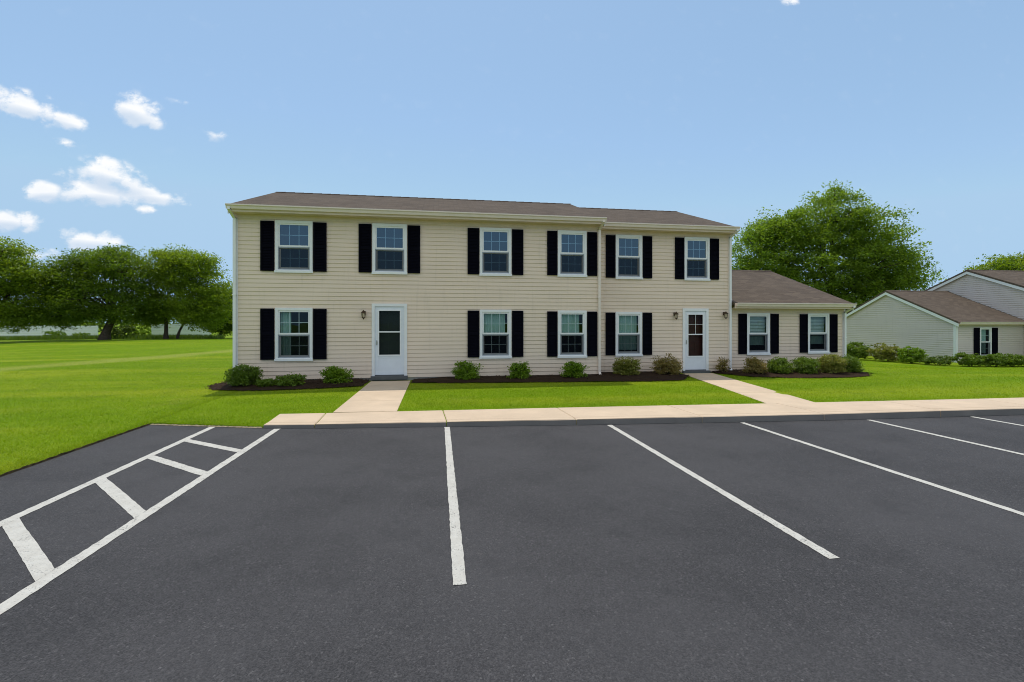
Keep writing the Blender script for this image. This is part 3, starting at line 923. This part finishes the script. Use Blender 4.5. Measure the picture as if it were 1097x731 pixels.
w = MB(); w.box(XD+.02, XE-.02, 29.7, 29.75, ZD, DE-.2); w.box(XE+.02, XE+9, 29.5, 29.6, ZD, EE-.2); w.box(XE+8.9, XE+9, 19.7, 29.4, ZD, EE-.2)
w.build('back_wall', M['siding2'], K)
gable_roof(K, XD-.16, XE-.01, YD-.25, DE, *D_R, 2*D_R[0]-YD+.25, DE)
gable_roof(K, XE-.16, XE+9.2, 19.3, EE, *E_R, 29.9, EE)
for sgn in (1,):
    rake_board(K, XD-.13, -1, YD-.24, DE, *D_R, w=.17); rake_board(K, XD-.13, -1, 2*D_R[0]-YD+.24, DE, *D_R, w=.17)
    rake_board(K, XE-.13, -1, 19.31, EE, *E_R, w=.17); rake_board(K, XE-.13, -1, 29.89, EE, *E_R, w=.17)
e = MB(); e.box(XD-.1, XE-.03, YD-.262, YD-.001, DE-.19, DE-.11); e.build('eave', M['soffit'], K)
gutter(K, XD-.15, XE-.03, YD-.25, DE)
c = MB(); c.box(XD-.022, XD+.10, YD-.024, YD-.001, ZD, DE-.19); c.box(XD-.022, XD-.001, YD, YD+.12, ZD, DE-.19); c.build('corner_trim', M['trim'], K)
w = MB(); w.box(XD+.02, XE-.02, YD+.012, YD+.2, ZD-.5, ZD-.001); w.box(XD+.02, XD+.2, YD+.201, 29.6, ZD-.5, ZD-.001); w.build('foundation', M['foundation'], K)

# ------------------------------------------------------------------ plants
def leaf_quads(centers, size, up=.35, rg=rng, aspect=.5):
    n = len(centers)
    d = rg.normal(size=(n,3)); d[:,2] *= .7; d /= np.linalg.norm(d, axis=1)[:,None]
    nrm = rg.normal(size=(n,3)); nrm[:,2] += up*2; 
    s = np.cross(nrm, d); s /= np.linalg.norm(s, axis=1)[:,None]+1e-9
    nn = np.cross(d, s)
    sz = size*rg.uniform(.6, 1.35, n)[:,None]
    a = centers - d*sz*.5; b = centers + s*sz*aspect*.5 + nn*sz*.08; c = centers + d*sz*.5; e = centers - s*sz*aspect*.5 + nn*sz*.08
    V = np.stack([a,b,c,e], 1).reshape(-1,3)
    F = np.arange(n*4).reshape(n,4)
    return V, F

def crown_points(lobes, clumps, per, spread, gap=.5, seed=1, shell=.55, flat=.5, nf=.75):
    """clumps of leaves spread through ellipsoid lobes, thinned by noise so the sky shows through"""
    rg = np.random.default_rng(seed)
    vol = np.array([l[3]*l[4]*l[5] for l in lobes])**(2/3); p = vol/vol.sum()
    out = []; cc = []
    tries = 0
    while len(cc) < clumps and tries < clumps*12:
        tries += 1
        l = lobes[rg.choice(len(lobes), p=p)]
        d = rg.normal(size=3); d /= np.linalg.norm(d)
        r = rg.uniform(shell, 1.0)**.7 if rg.random() < .8 else rg.uniform(.2, shell)
        bumpy = 1 + .22*mnoise.noise(Vector((d[0]*2.3+seed, d[1]*2.3, d[2]*2.3+l[0])))
        c = np.array([l[0]+d[0]*l[3]*r*bumpy, l[1]+d[1]*l[4]*r*bumpy, l[2]+d[2]*l[5]*r*bumpy])
        nv = mnoise.noise(Vector((c[0]*nf+seed*3.1, c[1]*nf, c[2]*nf*1.25)))
        if nv < -gap*.5 + rg.uniform(-.1,.1): continue
        cc.append(c)
    cc = np.array(cc)
    k = rg.integers(int(per*.5), int(per*1.5), len(cc))
    idx = np.repeat(np.arange(len(cc)), k)
    sp = (spread*rg.uniform(.6,1.4,len(cc)))[idx][:,None]
    off = np.clip(rg.normal(size=(len(idx),3)), -1.6, 1.6)*sp*np.array([1,1,flat])
    return cc, cc[idx]+off

def make_tree(name, label, loc, lobes, trunk_r, fork_z, mat, clumps, per, spread, leaf, seed, lean=(0,0), group=None, gap=.5, extra_trunks=(), sc=1.0):
    lobes = [tuple(v*sc for v in l) for l in lobes]
    t = empty(name, loc, -PSI)
    tag(t, label, 'tree', group)
    r = random.Random(seed)
    m = MB()
    def stem(bx, by, rad, lean, fz):
        pts = []; rr = []
        for i in range(7):
            u = i/6
            pts.append((bx+lean[0]*u*u+.06*math.sin(u*5+seed), by+lean[1]*u, -.2+(fz+.2)*u))
            rr.append(rad*(1.45-.5*min(1,u*3)) * (1-.28*u))
        m.tube(pts, rr, 10)
        return Vector(pts[-1]), rr[-1]
    tops = [stem(0, 0, trunk_r, lean, fork_z)] + [stem(*e) for e in extra_trunks]
    t_o = m.build('trunk', M['bark'], t, smooth=True)
    lm = MB()
    cc, pts = crown_points(lobes, clumps, per, spread, gap, seed, flat=.46)
    for l in lobes:
        c = Vector((l[0], l[1], l[2]))
        tp, tr = min(tops, key=lambda q_: (q_[0]-c).length)
        mid = tp.lerp(c, .5) + Vector((r.uniform(-.4,.4), r.uniform(-.4,.4), -.12*(c-tp).length + r.uniform(0,.5)))
        end = c + Vector((r.uniform(-.3,.3)*l[3], 0, .35*l[5]))
        P = [tp-Vector((0,0,.15)), tp.lerp(mid,.5), mid, mid.lerp(end,.5), end]
        lm.tube(P, [tr*.62, tr*.5, tr*.38, tr*.24, tr*.09], 7)
    # twigs from limb ends to a share of the clumps
    for i in range(0, len(cc), max(1, len(cc)//110)):
        c = Vector(cc[i]); l = min(lobes, key=lambda q_: (Vector(q_[:3])-c).length)
        s0 = Vector((l[0], l[1], l[2])) + Vector((r.uniform(-.2,.2), r.uniform(-.2,.2), -.1*l[5]))
        mid = s0.lerp(c, .5) + Vector((0,0,.12))
        lm.tube([s0, mid, c], [trunk_r*.16, trunk_r*.10, trunk_r*.03], 5)
    lm.build('limbs', M['bark'], t, smooth=True)
    V, F = leaf_quads(pts, leaf, .75, rg=np.random.default_rng(seed+50), aspect=.6)
    np_mesh('crown', V, F, mat, t)
    return t

def lz(x, y): return lawn_z(x, y)
def place(px, zc):
    """ground point seen zc metres deep in direction px"""
    t = (px-548.5)/500
    x = zc*(math.sin(PSI)+t*math.cos(PSI)); y = zc*(math.cos(PSI)-t*math.sin(PSI))
    return (x, y, lawn_z(x, y))

G = 'trees along the far edge of the field'
make_tree('shade_tree', 'broad dark green tree with a leaning trunk in the middle of the left field edge', (-32.4, 51.5, lz(-32.4,51.5)),
    [(-3.6,0,5.6,2.7,2.6,2.3), (-.8,.4,7.2,2.5,2.5,1.9), (2.0,-.3,6.6,2.6,2.6,2.1), (-5.2,0,4.0,2.0,2.2,2.3), (-1.2,-.9,4.0,2.9,2.4,2.1), (2.6,.2,3.9,2.0,2.2,2.0), (.6,.7,8.3,1.7,1.6,1.0), (-4.2,-.2,2.4,2.2,1.8,1.3), (.9,-.8,2.6,1.2,1.2,.9), (-1.8,-.6,2.6,1.9,1.8,1.1), (2.9,-.2,2.8,1.6,1.7,1.3), (-5.6,.2,5.2,1.5,1.6,1.5), (-3.0,.2,7.4,1.6,1.6,1.2)],
    .42, 2.6, M['leaf_dark'], 1150, 54, .46, .195, 11, (1.1,0), G)
make_tree('shade_tree', 'round topped green tree nearest the building on the left field edge', (-27.8, 53.2, lz(-27.8,53.2)),
    [(-.8,.2,7.3,2.5,2.4,2.0), (2.2,0,7.0,2.5,2.4,1.9), (4.2,.2,5.3,2.0,2.0,2.2), (.2,-.6,4.5,2.8,2.3,2.3), (3.4,-.5,3.3,2.3,2.0,1.9), (5.0,0,3.2,1.6,1.7,1.7), (1.0,.2,8.6,1.8,1.8,.9), (3.2,.1,8.0,1.7,1.7,1.0), (-.6,-.4,2.9,1.7,1.7,1.3), (4.2,-.4,2.1,1.9,1.7,1.2), (-1.4,-.5,2.1,1.3,1.5,.9), (2.0,-.2,2.9,1.4,1.5,1.0)],
    .22, 2.4, M['leaf_mid'], 1150, 54, .46, .195, 23, (-.2,0), G, extra_trunks=((.9,.4,.13,(1.9,0),3.0),))
make_tree('shade_tree', 'yellow green spreading tree cut off by the left edge of the picture', (-41.2, 50.2, lz(-41.2,50.2)),
    [(-2.5,0,2.6,2.2,2.0,1.4), (2.0,-.3,2.4,2.3,2.0,1.4), (1.0,.2,8.4,2.4,2.0,1.2), (3.4,.2,6.6,1.9,1.9,1.8), (-1.8,0,8.0,2.2,2.0,1.4), (-.5,0,6.2,3.2,2.8,2.2), (2.2,.2,5.3,2.4,2.4,2.2), (-3.6,0,5.6,2.8,2.6,2.3), (.6,-.6,3.9,3.0,2.4,2.0), (.8,.4,7.6,2.2,2.0,1.2), (3.3,-.2,3.4,1.6,1.8,1.7)],
    .5, 2.2, M['leaf_mid'], 1080, 52, .46, .195, 37, (.3,0), G)
make_tree('shade_tree', 'small dark tree beside the left corner of the beige building', (-25.9, 61.0, lz(-25.9,61.0)),
    [(0,0,4.6,1.8,1.8,1.9), (1.6,0,3.4,1.7,1.8,2.2), (-.9,0,3.0,1.4,1.5,2.0), (.4,0,2.0,2.2,1.8,1.6), (2.8,0,4.6,1.7,1.6,2.0)],
    .2, 1.5, M['leaf_dark'], 720, 54, .44, .20, 41, (.1,0), G)
px_, py_, pz_ = place(888, 41)
make_tree('oak_tree', 'large spreading green tree rising behind the low wing', (px_, py_, pz_),
    [(.2,0,9.0,2.4,2.3,2.0), (-2.6,.2,7.9,2.4,2.3,2.0), (2.4,-.2,8.2,2.2,2.2,1.8), (-4.7,0,6.6,2.4,2.2,2.3), (-4.0,.2,8.0,1.7,1.8,1.4), (-5.3,-.2,4.6,2.0,2.0,2.0), (4.2,0,6.5,2.2,2.2,1.9), (-1.0,-.8,6.0,2.8,2.4,2.2), (2.2,-.7,5.4,2.8,2.3,2.1), (-5.9,.2,4.4,1.5,1.8,1.8), (5.8,.3,5.0,1.5,1.6,1.0), (-2.8,-.4,4.0,2.6,2.2,1.8), (4.4,.2,4.0,2.1,2.0,1.6), (1.0,-.2,3.5,2.5,2.2,1.6), (.4,.2,10.6,1.0,1.1,.9)],
    .5, 3.0, M['leaf_oak'], 2150, 62, .43, .19, 53, (.2,0), None, .62, (), 1.24)
px_, py_, pz_ = place(1088, 47)
make_tree('oak_tree', 'green tree top showing above the roofs at the far right edge', (px_, py_, pz_),
    [(-1.8,0,7.0,2.3,2.2,1.9), (1.4,0,7.4,2.4,2.3,1.9), (-3.2,0,5.2,1.7,1.9,1.8), (.2,-.3,5.0,3.0,2.4,2.1), (4.2,0,6.2,2.4,2.2,2.2), (.2,0,8.3,1.6,1.5,.8)],
    .4, 3.0, M['leaf_mid'], 600, 54, .47, .21, 67, (.1,0))

def make_shrub(label, x, y, w, h, mat, seed, name='shrub', d=None, leaf=.05, dens=1.0, group=None, gap=.4, stems=7, z=None):
    z = lawn_z(x, y)+.05 if z is None else z
    s = empty(name, (x, y, z)); tag(s, label, 'shrub', group)
    r = random.Random(seed); d = d or w*.85
    lobes = [(r.uniform(-.1,.1)*w, r.uniform(-.1,.1)*d, h*.52, w*.38, d*.38, h*.43)]
    for k in range(6):
        a = 2*math.pi*k/6 + r.uniform(-.3,.3)
        lobes.append((math.cos(a)*w*.27, math.sin(a)*d*.27, h*r.uniform(.34,.66), w*r.uniform(.18,.25), d*.22, h*r.uniform(.24,.33)))
    for k in range(5):
        a = 2*math.pi*k/5 + r.uniform(-.3,.3)
        lobes.append((math.cos(a)*w*.26, math.sin(a)*d*.26, h*.2, w*.2, d*.2, h*.2))
    n = int(210*dens*max(.35, w*h/.5))
    cc, pts = crown_points(lobes, n, 24, .055, gap+.25, seed, .5, nf=4.0/max(w, .6))
    pts = pts[pts[:,2] > .02]
    V, F = leaf_quads(pts, leaf, .3, np.random.default_rng(seed), .55)
    m = MB()
    for k in range(stems):
        a = r.uniform(0, 6.28); rad = r.uniform(.2,.42)
        e = Vector((math.cos(a)*w*rad, math.sin(a)*d*rad, h*r.uniform(.55,.95)))
        m.tube([(e.x*.1, e.y*.1, -.1), (e.x*.5, e.y*.5, e.z*.5), e], [.014,.009,.003], 5)
    m.build('stem', M['bark'], s)
    np_mesh('foliage', V, F, mat, s)
    return s
GB = 'shrubs in the beds along the building'
SH = [
 ('dense rounded green shrub at the left corner of the building', -5.02, 13.15, .92, .66, 'leaf_bush2', 1.4, .4),
 ('low sprawling green shrub under the window at the left end', -3.88, 12.95, .85, .34, 'leaf_bush2', 1.2, .4),
 ('rounded green shrub just left of the left door', -2.72, 13.2, .84, .52, 'leaf_bush', 1.3, .4),
 ('rounded green shrub, first to the right of the left door', .80, 13.45, .84, .60, 'leaf_bush', 1.4, .4),
 ('small compact green shrub, second to the right of the left door', 2.32, 13.4, .70, .60, 'leaf_bush', 1.4, .4),
 ('loose bright green shrub beneath the window beside the central downspout', 3.95, 13.4, .86, .56, 'leaf_bush', 1.3, .35),
 ('olive green shrub just right of the central downspout', 5.75, 13.75, 1.0, .68, 'leaf_olive', 1.0, .5),
 ('bronze leaved twiggy shrub left of the right door', 7.13, 13.8, 1.10, .72, 'leaf_brown', .8, .55),
 ('thin twiggy bronze shrub right of the right door', 9.35, 14.28, .42, .62, 'leaf_brown', .45, .6),
 ('bronze leaved shrub at the left end of the wing bed', 10.0, 13.55, .86, .64, 'leaf_brown', 1.0, .5),
 ('dark green shrub under the left wing window', 10.78, 13.45, .90, .60, 'leaf_bush2', 1.3, .4),
 ('dark green shrub between the two wing windows', 11.65, 13.35, .94, .62, 'leaf_bush2', 1.3, .4),
 ('wide olive green shrub under the right wing window', 12.55, 13.3, 1.0, .70, 'leaf_olive', 1.3, .4),
 ('dark green shrub at the right end of the wing bed', 13.35, 13.5, .95, .62, 'leaf_bush2', 1.3, .4),
]
for i, (lab, x, y, w_, h_, mt, dn, gp) in enumerate(SH):
    make_shrub(lab, x, y, w_*.93, h_*.93, M[mt], 100+i*7, dens=dn, gap=gp, group=GB)
make_shrub('tiny low green plant between the two leftmost shrubs', -4.42, 12.95, .42, .20, M['leaf_bush2'], 301, dens=1.0, group=GB)
GN = 'shrubs around the neighbouring house'
SN = [('dark olive shrub nearest the wing at the neighbouring gable', 24.6, 24.3, 1.9, 1.05, 'leaf_bush2'),
      ('rounded olive shrub in the middle of the neighbouring gable wall', 25.3, 23.0, 2.0, 1.0, 'leaf_olive'),
      ('pointed green shrub below the right half of the neighbouring gable wall', 25.3, 21.6, 1.4, .95, 'leaf_bush'),
      ('low yellow green plant near the neighbouring house corner', 25.6, 20.5, 1.6, .45, 'leaf_lime'),
      ('green shrub in front of the neighbouring house corner', 26.4, 19.6, 1.4, .72, 'leaf_bush2'),
      ('dark green shrub left of the neighbouring front window', 27.4, 19.3, 1.5, .66, 'leaf_bush2'),
      ('dark green shrub under the neighbouring front window', 28.4, 19.2, 1.5, .64, 'leaf_bush2'),
      ('green shrub right of the neighbouring front window', 29.4, 19.1, 1.6, .64, 'leaf_bush2'),
      ('green shrub cut off by the right edge of the picture', 30.6, 19.0, 1.6, .68, 'leaf_bush')]
for i, (lab, x, y, w_, h_, mt) in enumerate(SN):
    make_shrub(lab, x, y, w_, h_, M[mt], 400+i*5, dens=.4, leaf=.085, gap=.2, group=GN)
bx, by, bz = place(127, 50)
make_shrub('bright green bush behind the leaning tree trunk on the left', bx, by, 3.6, 1.7, M['leaf_lime'], 501, dens=.1, leaf=.16, gap=.3, name='bush', z=bz)

for i, (px_, zc, w_, h_, lab) in enumerate([(58, 54, 2.6, 1.0, 'low ragged bush at the foot of the far left fence'), (86, 53, 2.0, .8, 'small low bush just left of the leaning tree trunk'), (150, 54, 2.4, 1.3, 'green bush between the two leaning tree trunks')]):
    bx, by, bz = place(px_, zc)
    make_shrub(lab, bx, by, w_, h_, M['leaf_bush'], 520+i, dens=.13, leaf=.13, gap=.3, name='bush', z=bz)

# white fences beyond the field
def make_fence(label, p, q_, h, nb):
    p = Vector((*p, 0)); q_ = Vector((*q_, 0)); d = q_-p; L = d.length
    ang = math.atan2(d.y, d.x)
    z0 = min(lawn_z(p.x,p.y), lawn_z(q_.x,q_.y))
    f = empty('board_fence', (p.x, p.y, z0), ang); tag(f, label, 'fence', 'white fences beyond the field')
    b = MB(); hb = h/nb
    for i in range(nb): b.prism([(0,-.03,.08+i*hb),(0,.0,.08+i*hb),(0,.0,.08+(i+1)*hb-.012),(0,-.015,.08+(i+1)*hb-.012)], (L,0,0))
    b.build('board_panel', M['fence'], f)
    n = int(L/2.6)+1
    for i in range(n):
        x = L*i/(n-1); m = MB(); m.box(x-.06, x+.06, .002, .12, -.3, h+.12); m.box(x-.075, x+.075, -.01, .135, h+.12, h+.16)
        m.build('post', M['fence'], f)
a = place(-40, 58); b = place(104, 60)
make_fence('white board fence behind the trees at the far left', a[:2], b[:2], 1.55, 8)
a = place(163, 58); b = place(226, 63)
make_fence('white board fence behind the round topped tree near the building', a[:2], b[:2], 1.6, 8)

# wood far beyond the fences, one mass
rg = np.random.default_rng(77)
cs = []
for i in range(1500):
    x = rg.uniform(-190, 25); y = 118 + rg.uniform(-4, 4) - .12*x*0
    top = 5.2 + 1.6*mnoise.noise(Vector((x*.06, 3.3, 0))) + 1.0*mnoise.noise(Vector((x*.2, 7.7, 0)))
    cs.append((x, y, rg.uniform(0, 1)**.6*top))
cs = np.array(cs); idx = np.repeat(np.arange(len(cs)), 22)
pp = cs[idx] + rg.normal(size=(len(idx),3))*np.array([.9,.9,.45])
V, F = leaf_quads(pp, .75, .5, rg, .7)
tag(np_mesh('far_wood', V, F, M['leaf_dark']), 'dark strip of woodland beyond the fences', 'wood', kind='stuff')

# tall unmown grass along the field edge
def grass_tufts(name, P, hgt, wid, mat, rg, lean=.35):
    n = len(P)
    a = rg.uniform(0, 6.283, n); h = hgt*rg.uniform(.55, 1.25, n); w_ = wid*rg.uniform(.7,1.3,n)
    dx, dy = np.cos(a), np.sin(a)
    lx = rg.normal(size=n)*lean*h; ly = rg.normal(size=n)*lean*h
    A = P + np.stack([-dx*w_, -dy*w_, -.01+0*h], 1); B = P + np.stack([dx*w_, dy*w_, -.01+0*h], 1)
    C = P + np.stack([lx, ly, h], 1)
    V = np.stack([A,B,C], 1).reshape(-1,3); F = np.arange(3*n).reshape(n,3)
    return np_mesh(name, V, F, mat)
rg = np.random.default_rng(5)
pts = []
for i in range(9000):
    px_ = rg.uniform(-60, 240); zc = rg.uniform(48.5, 56)
    x, y, z = place(px_, zc)
    pts.append((x, y, z))
o = grass_tufts('tall_grass', np.array(pts), .42, .05, M['leaf_lime'], rg)
tag(o, 'band of tall unmown grass beneath the trees at the field edge', 'grass', kind='stuff')

# lawn blades
def lawn_blades():
    rg = np.random.default_rng(9)
    N_ = 1150000
    # polar sampling about the viewpoint: density falls with distance squared
    th = rg.uniform(R(-58), R(66), N_)
    rr = np.exp(rg.uniform(math.log(4.6), math.log(70), N_))
    x = rr*np.sin(th); y = rr*np.cos(th)
    kb = np.interp(x, [p[0] for p in KERB], [p[1] for p in KERB])
    wb = np.interp(x, [p[0] for p in WALK_BACK], [p[1] for p in WALK_BACK])
    ok = np.where(x < -4.94, True, np.where(x < -2.95, y > kb+.02, y > wb+.015))
    ok &= ~((x > -5.8) & (x < 14.5) & (y > 13.9))
    # walks
    t = np.clip((y-9.2)/4.5, 0, 1.3)
    ok &= ~((x > -1.97+.07*t-.012) & (x < -.79-.01*t+.012) & (y < 14))
    t = (y-8.63)/(14.3-8.63)
    ok &= ~((x > 6.66+1.26*t-.012) & (x < 7.74+1.24*t+.012) & (y < 14.6))
    # beds
    b1 = (x > -6.05) & (x < -1.9) & (y > np.interp(x, [-6.15,-5.7,-4.9,-4.1,-3.2,-2.6,-1.98], [13.75,12.95,12.6,12.45,12.5,12.55,12.75])) & (y < 14.5)
    b2 = (x > -.8) & (x < 7.9) & (y > np.interp(x, [-.74,.6,2.4,4.2,5.8,7.0,7.82], [13.25,12.98,12.85,12.7,12.55,12.6,13.7]))& (y < 14.6)
    b3 = (x > 9.1) & (x < 14.4) & (y > np.interp(x, [9.1,9.6,10.4,11.4,12.5,13.4,14.2], [14.2,13.1,12.7,12.5,12.5,12.75,13.6]))& (y < 14.8)
    ok &= ~(b1|b2|b3)
    x, y, rr = x[ok], y[ok], rr[ok]
    z = np.array([lawn_z(a, b) for a, b in zip(x, y)])
    P = np.stack([x, y, z], 1)
    n = len(P)
    a = rg.uniform(0, 6.283, n)
    h = rg.uniform(.015, .038, n); w_ = .0024*(rr/6)**.5*rg.uniform(.7,1.4,n)
    # blades at the lot edge hang a little longer
    h *= np.where((x > -5.05) & (y < 8.9), 1.3, 1)
    dx, dy = np.cos(a), np.sin(a)
    lx = rg.normal(size=n)*.9*h; ly = rg.normal(size=n)*.9*h
    A = P + np.stack([-dx*w_, -dy*w_, -.005+0*h], 1); B = P + np.stack([dx*w_, dy*w_, -.005+0*h], 1)
    C = P + np.stack([lx, ly, h], 1)
    V = np.stack([A,B,C], 1).reshape(-1,3); F = np.arange(3*n).reshape(n,3)
    print('blades', n)
    return np_mesh('grass', V, F, M['blade'])
tag(lawn_blades(), 'short mown grass covering the lawns', 'grass', kind='stuff')

# ------------------------------------------------------------------ light
SUN_EL, SUN_AZ = R(71), R(-6)          # behind the building, a touch to the left (azimuth from +Y)
sd = Vector((math.sin(SUN_AZ)*math.cos(SUN_EL), math.cos(SUN_AZ)*math.cos(SUN_EL), math.sin(SUN_EL)))
sl = bpy.data.lights.new('sun', 'SUN'); so = bpy.data.objects.new('sun', sl); col.objects.link(so)
sl.energy = 2.6; sl.angle = R(.53); sl.color = (1, .955, .88)
so.rotation_euler = sd.to_track_quat('Z', 'Y').to_euler(); so.location = (0, 0, 60)

world = bpy.data.worlds.new('World'); scene.world = world; world.use_nodes = True
nt = world.node_tree; nt.nodes.clear(); q = N(nt)
out = q.n('ShaderNodeOutputWorld'); bg = q.n('ShaderNodeBackground'); q.l(bg.outputs[0], out.inputs[0])
sky = q.n('ShaderNodeTexSky', sky_type='NISHITA')
sky.sun_disc = False; sky.sun_elevation = SUN_EL; sky.sun_rotation = SUN_AZ
sky.altitude = 10; sky.air_density = 1.0; sky.dust_density = .4; sky.ozone_density = .0
bg.inputs['Strength'].default_value = .15
# clouds: direction based, gnomonic about +Y (fixed to the sky)
gen = q.n('ShaderNodeTexCoord').outputs['Generated']
sep = q.n('ShaderNodeSeparateXYZ'); q.l(gen, sep.inputs[0])
X, Y, Z = sep.outputs
yy = q.math('MAXIMUM', Y, .02)
U = q.math('DIVIDE', X, yy); V = q.math('DIVIDE', Z, yy)
cmb = q.n('ShaderNodeCombineXYZ'); q.l(U, cmb.inputs[0]); q.l(V, cmb.inputs[1])
def cnoise(scale, detail, rough, off=0):
    mp = q.n('ShaderNodeMapping'); q.l(cmb.outputs[0], mp.inputs[0]); mp.inputs['Location'].default_value = (off, off*.7, off*.3)
    mp.inputs['Scale'].default_value = (1, 1.35, 1)
    return q.noise(mp.outputs[0], scale, detail, rough)
n1 = cnoise(9, 8, .62, 3.1); n2 = cnoise(24, 8, .65, 1.7); n3 = cnoise(4.5, 5, .55, 8.2)
def uv(px, py):
    t = (px-548.5)/500; s = (347-py)/500
    yv = math.cos(PSI)-t*math.sin(PSI)
    return (math.sin(PSI)+t*math.cos(PSI))/yv, s/yv
CL = [  # centre, half axes (in the photograph's degrees-like units), tilt, weight
 ((28,114), 48, 16, -14, 1), ((75,131), 34, 9, -16, .8), ((-30,100), 40, 22, -10, 1),
 ((142,117), 32, 18, -16, 1), ((158,128), 20, 10, -12, .9),
 ((190,108), 14, 6, -12, .62), ((230,145), 15, 7, -8, .75),
 ((100,207), 62, 17, 2, 1), ((84,208), 46, 14, 4, 1), ((135,196), 34, 14, -14, .9), ((118,187), 36, 17, -16, 1), ((48,206), 34, 15, 4, 1), ((160,208), 48, 10, -10, .85), ((68,186), 14, 14, 20, .62), ((155,225), 14, 6, 0, .7),
 ((12,236), 40, 14, -6, .95), ((96,257), 40, 13, -4, .9), ((36,274), 44, 9, 0, .75), ((70,153), 18, 6, 0, .55), ((852,2), 20, 6, 0, .5)]
field = None; under = None
for (c, a_, b_, tilt, wgt) in CL:
    u0, v0 = uv(*c); uh, vh = uv(c[0]+1, c[1]-1); sa = abs(uh-u0); sb = abs(vh-v0)
    ca, sn = math.cos(R(tilt)), math.sin(R(tilt))
    du = q.math('SUBTRACT', U, u0); dv = q.math('SUBTRACT', V, v0)
    p1 = q.math('MULTIPLY_ADD', du, ca/(a_*sa), q.math('MULTIPLY', dv, sn/(a_*sa)))
    p2 = q.math('MULTIPLY_ADD', du, -sn/(b_*sb), q.math('MULTIPLY', dv, ca/(b_*sb)))
    e = q.math('SQRT', q.math('ADD', q.math('MULTIPLY', p1, p1), q.math('MULTIPLY', p2, p2)))
    f = q.math('MULTIPLY', q.math('MAXIMUM', q.math('SUBTRACT', 1.3, e), 0), wgt)
    und = q.math('MULTIPLY', q.math('MULTIPLY', p2, -1), f)
    field = f if field is None else q.math('SMOOTH_MAX', field, f, .15)
    under = und if under is None else q.math('MAXIMUM', under, und)
dn = q.math('ADD', q.math('MULTIPLY', q.math('SUBTRACT', n1, .5), 1.7), q.math('MULTIPLY', q.math('SUBTRACT', n2, .5), 1.3))
vor = q.n('ShaderNodeTexVoronoi', feature='F1', voronoi_dimensions='2D'); vor.inputs['Scale'].default_value = 17
try: vor.inputs['Detail'].default_value = 1.5
except Exception: pass
wv = q.n('ShaderNodeVectorMath', operation='MULTIPLY_ADD'); q.l(cmb.outputs[0], wv.inputs[0]); wv.inputs[1].default_value = (1, 1.2, 1)
cn = q.n('ShaderNodeCombineXYZ'); q.l(q.math('MULTIPLY', n2, .05), cn.inputs[0]); q.l(q.math('MULTIPLY', n1, .06), cn.inputs[1]); q.l(cn.outputs[0], wv.inputs[2])
q.l(wv.outputs[0], vor.inputs['Vector'])
dn = q.math('ADD', dn, q.math('MULTIPLY', q.math('SUBTRACT', .64, vor.outputs['Distance']), .85))
dens = q.math('ADD', field, dn)
mask = q.mapr(dens, .26, .92, 0, 1, True)
mask = q.math('MULTIPLY', mask, q.mapr(field, .06, .42, 0, 1, True))
mask = q.math('MULTIPLY', mask, q.mapr(Y, .03, .1, 0, 1))
shade = q.math('ADD', q.mapr(under, .0, .4, 0, 1), q.math('MULTIPLY', q.mapr(n1, .42, .60, .2, 0), 1), clamp=True)
CLOUD = 6.5
ccol = q.mix(shade, (CLOUD, CLOUD, CLOUD), (CLOUD*.62, CLOUD*.72, CLOUD*.85))
skyc = q.mix(1.0, sky.outputs[0], (3.1, 4.3, 5.6), 'DARKEN')   # hazy summer sky: even down to the horizon
skyc = q.mix(.52, skyc, (2.12, 3.42, 4.85))
mixed = q.mix(q.math('MULTIPLY', mask, .96), skyc, ccol)
# unseen bright broken clouds, added behind the viewpoint to light the shaded front
mpr = q.n('ShaderNodeMapping'); q.l(gen, mpr.inputs[0]); mpr.inputs['Scale'].default_value = (1, 1, 1.7)
rn = q.noise(mpr.outputs[0], 2.6, 7, .58)
rmask = q.math('MULTIPLY', q.mapr(rn, .42, .56, 0, 1, True), q.mapr(Y, -.02, -.22, 0, 1))
rmask = q.math('MULTIPLY', rmask, q.mapr(Z, .24, .36, 0, 1, True))
rsh = q.mapr(rn, .5, .72, 0, .5)
RC = 5.2
rcol = q.mix(rsh, (CLOUD*1.1, CLOUD*1.06, CLOUD*1.0), (CLOUD*.8, CLOUD*.82, CLOUD*.85))
mixed = q.mix(rmask, mixed, rcol)
q.l(mixed, bg.inputs['Color'])

# ------------------------------------------------------------------ render settings
scene.view_settings.view_transform = 'Standard'
scene.view_settings.look = 'None'
scene.view_settings.gamma = 1
scene.view_settings.use_curve_mapping = False
scene.view_settings.exposure = 0.1
scene.render.engine = 'CYCLES'
scene.cycles.filter_width = 1.0
scene.cycles.max_bounces = 8
scene.cycles.transparent_max_bounces = 12
scene.cycles.use_denoising = True
